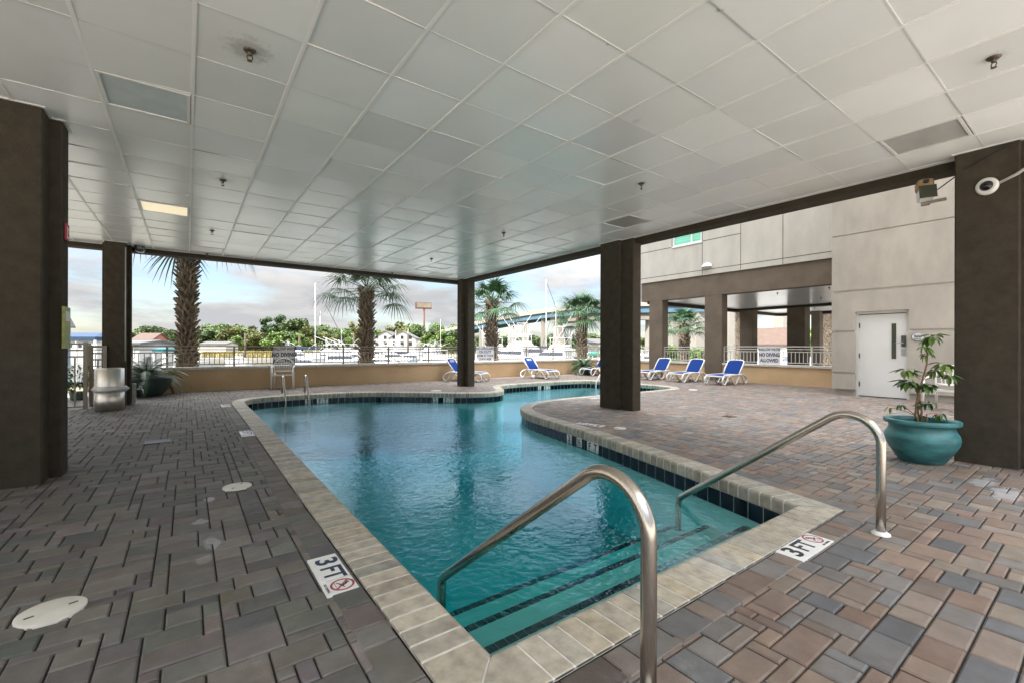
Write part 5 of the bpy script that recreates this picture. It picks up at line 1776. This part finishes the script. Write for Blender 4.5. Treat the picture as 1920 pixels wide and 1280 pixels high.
def make_sport(label, tall=False):
    t = thing('motor_yacht', label, 'boat', (0, 0, 0), 0, 'white sport fishing yachts at the marina')
    m = MB(); hull(m, 13, 4.2, 1.35); m.build('hull', 'boat', t)
    m = MB(); frust(m, -2.6, 3.4, -2.4, 1.2, 1.7, 1.45, 1.5, 3.0); frust(m, -3.4, 1.4, -3.3, 1.1, 1.5, 1.5, 3.003, 3.15); m.build('cabin', 'boat', t)
    m = MB(); frust(m, -2.2, 2.55, -2.15, 1.95, 1.68, 1.58, 2.05, 2.6); m.build('window_band', 'boatglass', t)
    m = MB(); frust(m, -2.4, .7, -2.4, .3, 1.35, 1.2, 3.153, 3.85); m.build('flybridge', 'boat', t)
    m = MB(); frust(m, -2.6, .5, -2.6, .4, 1.4, 1.4, 4.9, 5.0); m.build('hard_top', 'boat', t)
    m = MB()
    for p in ((-2.4, 1.2), (-2.4, -1.2), (.3, 1.1), (.3, -1.1)): m.tube([(p[0], p[1], 3.2), (p[0], p[1] * .98, 4.92)], .04, 6)
    if tall:
        for p in ((-1.9, .8), (-1.9, -.8), (-.3, .8), (-.3, -.8)): m.tube([(p[0], p[1], 4.98), (p[0] * .9, p[1] * .7, 6.8)], .04, 6)
        m.box(-1.9, -.2, -.7, .7, 6.8, 6.88)
    m.build('tower', 'boat', t)
    for s in (-1, 1):
        m = MB(); m.tube([(.2, s * 1.6, 2.4), (-2.0, s * 2.2, 5.4), (-4.4, s * 2.7, 8.6 if tall else 6.4)], [.06, .05, .03], 6); m.build('outrigger', 'boat', t)
    for k in range(4):
        m = MB(); m.tube([(-2.6 - .1 * k, -1 + .65 * k, 3.4), (-2.8 - .1 * k, -1.1 + .7 * k, 6.2)], [.03, .015], 5); m.build('antenna', 'boat', t)
    return t
def make_sail(label):
    t = thing('sailboat', label, 'boat', (0, 0, 0), 0, 'white sailing boats at the marina')
    m = MB(); hull(m, 11, 3.4, 1.1); m.build('hull', 'boat', t)
    m = MB(); frust(m, -1.5, 2.6, -1.3, 2.0, 1.1, .95, 1.2, 1.85); m.build('cabin', 'boat', t)
    m = MB(); frust(m, -1.2, 2.15, -1.15, 2.0, 1.08, 1.0, 1.42, 1.66); m.build('window_band', 'boatglass', t)
    m = MB(); m.tube([(.0, 0, 1), (.0, 0, 13.2)], [.085, .06], 8); m.build('mast', 'boat', t)
    m = MB(); m.tube([(0, 0, 2.6), (-3.8, 0, 2.7)], .16, 8); m.build('boom', 'bluecanvas', t)
    m = MB(); m.tube([(5.6, 0, 1.6), (.05, 0, 12.8)], .05, 5); m.build('stay', 'lock', t)
    return t
BOATS = [('sail', 591, 62, .95, .5, 'sailboat with a white mast left of the second palm'), ('sport', 578, 46, .62, 2.9, 'low white yacht right of the plastic chair sign'), ('sport', 640, 50, .80, .1, 'white flybridge yacht left of the second palm trunk'),
         ('sport', 668, 60, .8, 2.6, 'white yacht with leaning outriggers behind the second palm'), ('sport', 735, 66, .72, .4, 'white yacht in front of the two-storey house'), ('sport', 775, 62, .72, 2.7, 'white yacht below the pole sign'), ('sail', 826, 80, .62, 1.0, 'sailboat with a short mast left of the slim back column'),
         ('sport', 835, 46, .62, .3, 'white yacht close to the slim back column'), ('sail', 868, 90, .6, .8, 'sailboat behind the slim back column'), ('tall', 935, 66, .85, .4, 'white yacht right of the third palm'), ('tall', 960, 58, .85, 2.8, 'white yacht with outriggers under the bridge'),
         ('tall', 990, 64, .95, .2, 'largest white yacht centred under the bridge'), ('sail', 1024, 66, 1.05, .6, 'tall sailboat whose mast crosses the bridge girder'), ('tall', 1040, 54, .8, 2.6, 'white yacht left of the fourth palm'), ('sail', 1042, 82, .9, 2.2, 'sailboat just left of the fourth palm'),
         ('sport', 1112, 70, .7, .4, 'white yacht right of the fourth palm trunk'), ('sport', 275, 58, .5, .3, 'small white yacht behind the sago planter'), ('sport', 352, 55, .5, .5, 'small white yacht behind the thick palm'), ('sport', 445, 62, .42, 2.9, 'low white boat at the open water on the left'), ('sport', 1211, 66, .6, .4, 'white yacht seen right of the middle column'),
         ('sport', 700, 44, .58, .2, 'low white yacht at the foot of the second palm'), ('sport', 805, 52, .66, 2.8, 'white yacht left of the back column lounger'), ('sport', 1075, 60, .66, .9, 'white yacht partly behind the fourth palm')]
BOATS += [('sport', 560, 70, .75, .2, 'small white boat behind the right edge of the diving sign'), ('sport', 612, 76, .8, 3.0, 'white yacht just right of the white mast'), ('sport', 655, 80, .85, .3, 'white yacht farther back left of the second palm'), ('sport', 718, 82, .8, 2.8, 'farther white yacht right of the second palm'),
          ('sport', 752, 84, .8, .2, 'farther white yacht below the two-storey house'), ('sport', 800, 86, .85, 2.9, 'farther white yacht right below the pole sign'), ('sail', 640, 92, .5, .3, 'far small sailboat left of the second palm'), ('sail', 742, 95, .5, .6, 'far small sailboat in front of the two-storey house'),
          ('sail', 765, 98, .55, 2.7, 'far small sailboat at the right of the two-storey house'), ('sail', 905, 96, .6, .5, 'far sailboat left of the third palm trunk'), ('sail', 955, 90, .6, .3, 'far sailboat below the blue girder'), ('sport', 1060, 84, .8, .4, 'farther white yacht left of the fourth palm trunk')]
bp_ = {}
for kind, px, d, s, rz, lab in BOATS:
    if kind not in bp_:
        o = bp_[kind] = make_sail(lab) if kind == 'sail' else make_sport(lab, kind == 'tall')
    else:
        o = copy_tree(bp_[kind]); o['label'] = lab
    x, y = B(px, d)
    o.location = (x, y, -1.3); s = s * (.70 if kind == 'sport' else .9)
    o.rotation_euler = (0, 0, -TH + rz); o.scale = (s, s, s)
# floating dock
x, y = B(820, 74)
t = thing('dock', 'pale floating dock running behind the moored boats', 'dock', (x, y, -1.25), -TH)
MB().box(-45, 45, -1, 1, 0, .45).build('deck', 'concrete', t)
for k in range(10):
    MB().tube([(-42 + k * 9.2, 1.3, -1), (-42 + k * 9.2, 1.3, 4.6)], .16, 8).build('pile', 'bark', t)

# ------------------------------------------------------------------ parked cars
def make_car(label):
    t = thing('parked_car', label, 'car', (0, 0, 0), 0, 'cars parked below the deck')
    m = MB()
    side = [(-2.25, .35), (-2.25, .85), (-2.1, 1.0), (-1.5, 1.05), (-.9, 1.5), (.3, 1.52), (1.1, 1.02), (2.05, .85), (2.25, .6), (2.25, .35)]
    w = .88
    n = len(side)
    vs = []
    for s in (-1, 1):
        for x_, z_ in side:
            k = w if z_ < 1.1 else w * .8
            vs.append((x_, s * k, z_))
    m.add(vs, [tuple(range(n)), tuple(range(2 * n - 1, n - 1, -1))] + [(i, n + i, n + (i + 1) % n, (i + 1) % n) for i in range(n)])
    bo = m.build('body', 'carpaint', t)
    g = MB()
    g.add([(1.06, -.72, 1.06), (.36, -.66, 1.49), (.36, .66, 1.49), (1.06, .72, 1.06)], [(0, 1, 2, 3)])
    g.T = Matrix.Translation((.02, 0, .02)); g.T = None
    for i, v in enumerate(g.v): g.v[i] = (v[0] + .03, v[1], v[2] + .03)
    g.build('windscreen', 'carglass', t)
    g = MB(); g.add([(-1.45, -.72, 1.1), (-.93, -.66, 1.5), (-.93, .66, 1.5), (-1.45, .72, 1.1)], [(3, 2, 1, 0)])
    for i, v in enumerate(g.v): g.v[i] = (v[0] - .03, v[1], v[2] + .02)
    g.build('rear_window', 'carglass', t)
    for s in (-1, 1):
        g = MB(); g.add([(-1.2, s * .83, 1.12), (.85, s * .83, 1.12), (.25, s * .73, 1.46), (-.85, s * .73, 1.46)], [(0, 1, 2, 3) if s < 0 else (3, 2, 1, 0)]); g.build('side_window', 'carglass', t)
        for x_ in (-1.4, 1.4):
            g = MB(); g.T = Matrix.Translation((x_, s * .82, .33)) @ Matrix.Rotation(PI / 2, 4, 'X'); g.lathe([(.001, -.1), (.24, -.1), (.32, -.08), (.33, 0), (.32, .08), (.24, .1), (.001, .1)], 20); wh = g.build('wheel', 'tyre', t)
            g = MB(); g.T = Matrix.Translation((x_, s * .93, .33)) @ Matrix.Rotation(PI / 2, 4, 'X'); g.lathe([(.001, -.01), (.2, -.01), (.2, .01), (.001, .01)], 16); g.build('rim', 'plate', wh)
        MB().box(2.2, 2.27, s * .55 - .18, s * .55 + .18, .62, .76).build('headlight', 'plate', t)
    return t
CARS = [(722, 22.5, .25, 'white car parked behind the railing right of the second palm'), (815, 23.5, .5, 'white car with blue grey windscreen left of the lounger'), (1500, 40, .4, 'car parked beyond the pale railing under the wing'), (1545, 40, .5, 'car parked nearest the grey block under the wing'), (1465, 43, .4, 'car parked behind the second no diving sign')]
o0 = None
for px, d, rz, lab in CARS:
    if o0 is None: o = o0 = make_car(lab)
    else:
        o = copy_tree(o0); o['label'] = lab
    x, y = B(px, d)
    o.location = (x, y, -.9 if px < 1000 else -1.1); o.rotation_euler = (0, 0, -TH + rz)

# shrub outside the gate
x, y = B(147, 9.9)
t = thing('shrub', 'leafy green shrub with reddish tips behind the left gate', 'shrub', (x, y, 0))
m = MB(); random.seed(77)
for k in range(170):
    a = random.uniform(0, 6.3); el = random.uniform(-.2, 1.3); r_ = random.uniform(.05, .22)
    b = Vector((math.cos(a) * r_, math.sin(a) * r_, random.uniform(.15, .7)))
    d = Vector((math.cos(a) * math.cos(el), math.sin(a) * math.cos(el), math.sin(el)))
    s = d.orthogonal().normalized(); ln = random.uniform(.09, .17)
    tn = (.55, .7, .6) if random.random() < .85 else (2.6, .6, .6)
    m.add([b, b + d * ln * .5 - s * .02, b + d * ln - Vector((0, 0, .03)), b + d * ln * .5 + s * .02], [(0, 1, 2, 3)], 0, tn)
m.build('foliage', 'leaf', t)
MB().lathe([(.13, 0), (.16, .18), (.14, .18), (.13, .15), (.001, .15)], 16).build('pot', 'potdark', t)

# ------------------------------------------------------------------ sky and sun
SUN_EL = R(46)
to_sun = Vector((-1, -.02, 0)).normalized() * math.cos(SUN_EL) + Vector((0, 0, math.sin(SUN_EL)))
world = bpy.data.worlds.new('World')
scene.world = world
world.use_nodes = True
nt = world.node_tree
bg = nt.nodes['Background']
sky = N(nt, 'ShaderNodeTexSky', sky_type='NISHITA')
sky.sun_disc = False
sky.sun_elevation = SUN_EL
sky.sun_rotation = math.atan2(to_sun.x, to_sun.y)
sky.air_density, sky.dust_density, sky.ozone_density = 1.0, 1.2, 1.5
tc = N(nt, 'ShaderNodeTexCoord')
sep = N(nt, 'ShaderNodeSeparateXYZ'); L(nt, tc.outputs['Generated'], sep.inputs[0])
zz = N(nt, 'ShaderNodeMath', operation='MAXIMUM'); zz.inputs[1].default_value = 0
L(nt, sep.outputs['Z'], zz.inputs[0])
za = N(nt, 'ShaderNodeMath', operation='ADD'); za.inputs[1].default_value = .22; L(nt, zz.outputs[0], za.inputs[0])
dv = N(nt, 'ShaderNodeVectorMath', operation='SCALE')
inv = N(nt, 'ShaderNodeMath', operation='DIVIDE'); inv.inputs[0].default_value = 1; L(nt, za.outputs[0], inv.inputs[1])
L(nt, tc.outputs['Generated'], dv.inputs[0]); L(nt, inv.outputs[0], dv.inputs['Scale'])
mp = N(nt, 'ShaderNodeMapping'); mp.inputs['Scale'].default_value = (1.0, 1.0, .9); mp.inputs['Location'].default_value = (3.1, 1.4, .3)
L(nt, dv.outputs[0], mp.inputs['Vector'])
n1 = N(nt, 'ShaderNodeTexNoise', Scale=1.5, Detail=9, Roughness=.55, Distortion=.2); L(nt, mp.outputs[0], n1.inputs['Vector'])
n2 = N(nt, 'ShaderNodeTexNoise', Scale=2.6, Detail=7, Roughness=.6); L(nt, mp.outputs[0], n2.inputs['Vector'])
cov = N(nt, 'ShaderNodeMapRange', interpolation_type='SMOOTHSTEP')
cov.inputs['From Min'].default_value = .30; cov.inputs['From Max'].default_value = .50
band = N(nt, 'ShaderNodeValToRGB')
cr = band.color_ramp
cr.elements[0].position = .0; cr.elements[0].color = (.02, .02, .02, 1)
cr.elements[1].position = 1.0; cr.elements[1].color = (.16, .16, .16, 1)
for p_, v_ in ((.13, .03), (.22, .0), (.46, .0), (.66, .14)):
    e_ = cr.elements.new(p_); e_.color = (max(0, v_),) * 3 + (1,)
L(nt, zz.outputs[0], band.inputs[0])
csum = N(nt, 'ShaderNodeMath', operation='ADD'); L(nt, n1.outputs['Fac'], csum.inputs[0]); L(nt, band.outputs[0], csum.inputs[1])
cov.inputs['From Min'].default_value = .38; cov.inputs['From Max'].default_value = .60
L(nt, csum.outputs[0], cov.inputs['Value'])
shd = N(nt, 'ShaderNodeMapRange', interpolation_type='SMOOTHSTEP')
shd.inputs['From Min'].default_value = .40; shd.inputs['From Max'].default_value = .62
L(nt, n2.outputs['Fac'], shd.inputs['Value'])
cl = N(nt, 'ShaderNodeMix', data_type='RGBA')
CB = .305
cl.inputs[6].default_value = (8.7 * CB, 8.9 * CB, 9.2 * CB, 1)
cl.inputs[7].default_value = (10.6 * CB, 10.5 * CB, 10.4 * CB, 1)
L(nt, shd.outputs[0], cl.inputs[0])
mx = N(nt, 'ShaderNodeMix', data_type='RGBA')
ss = N(nt, 'ShaderNodeVectorMath', operation='SCALE'); ss.inputs['Scale'].default_value = 1.05; L(nt, sky.outputs[0], ss.inputs[0])
L(nt, cov.outputs[0], mx.inputs[0]); L(nt, ss.outputs[0], mx.inputs[6]); L(nt, cl.outputs[2], mx.inputs[7])
# overcast sky: brighter overhead than at the horizon
zr = N(nt, 'ShaderNodeMapRange'); zr.inputs['From Min'].default_value = .12; zr.inputs['From Max'].default_value = 1
zr.inputs['To Min'].default_value = 1; zr.inputs['To Max'].default_value = 10.5
L(nt, zz.outputs[0], zr.inputs['Value'])
zs = N(nt, 'ShaderNodeVectorMath', operation='SCALE')
L(nt, cl.outputs[2], zs.inputs[0]); L(nt, zr.outputs[0], zs.inputs['Scale'])
L(nt, zs.outputs[0], mx.inputs[7])
L(nt, mx.outputs[2], bg.inputs['Color'])
bg.inputs['Strength'].default_value = .07

sun = bpy.data.lights.new('sun', 'SUN')
sun.energy = 3.2
sun.angle = R(.6)
sun.color = (1, .96, .89)
so = bpy.data.objects.new('sun', sun)
COL.objects.link(so)
so.rotation_euler = to_sun.to_track_quat('Z', 'Y').to_euler()
so.location = (-20, -10, 40)

# ------------------------------------------------------------------ render settings
vs_ = scene.view_settings
vs_.view_transform = 'Standard'
vs_.look = 'None'
vs_.gamma = 1
vs_.exposure = 1.72
scene.cycles.use_denoising = True
scene.cycles.max_bounces = 12
scene.cycles.diffuse_bounces = 6
scene.cycles.glossy_bounces = 4
scene.cycles.transparent_max_bounces = 16
scene.cycles.sample_clamp_indirect = 8
scene.cycles.caustics_reflective = False
scene.cycles.caustics_refractive = False
scene.render.film_transparent = False
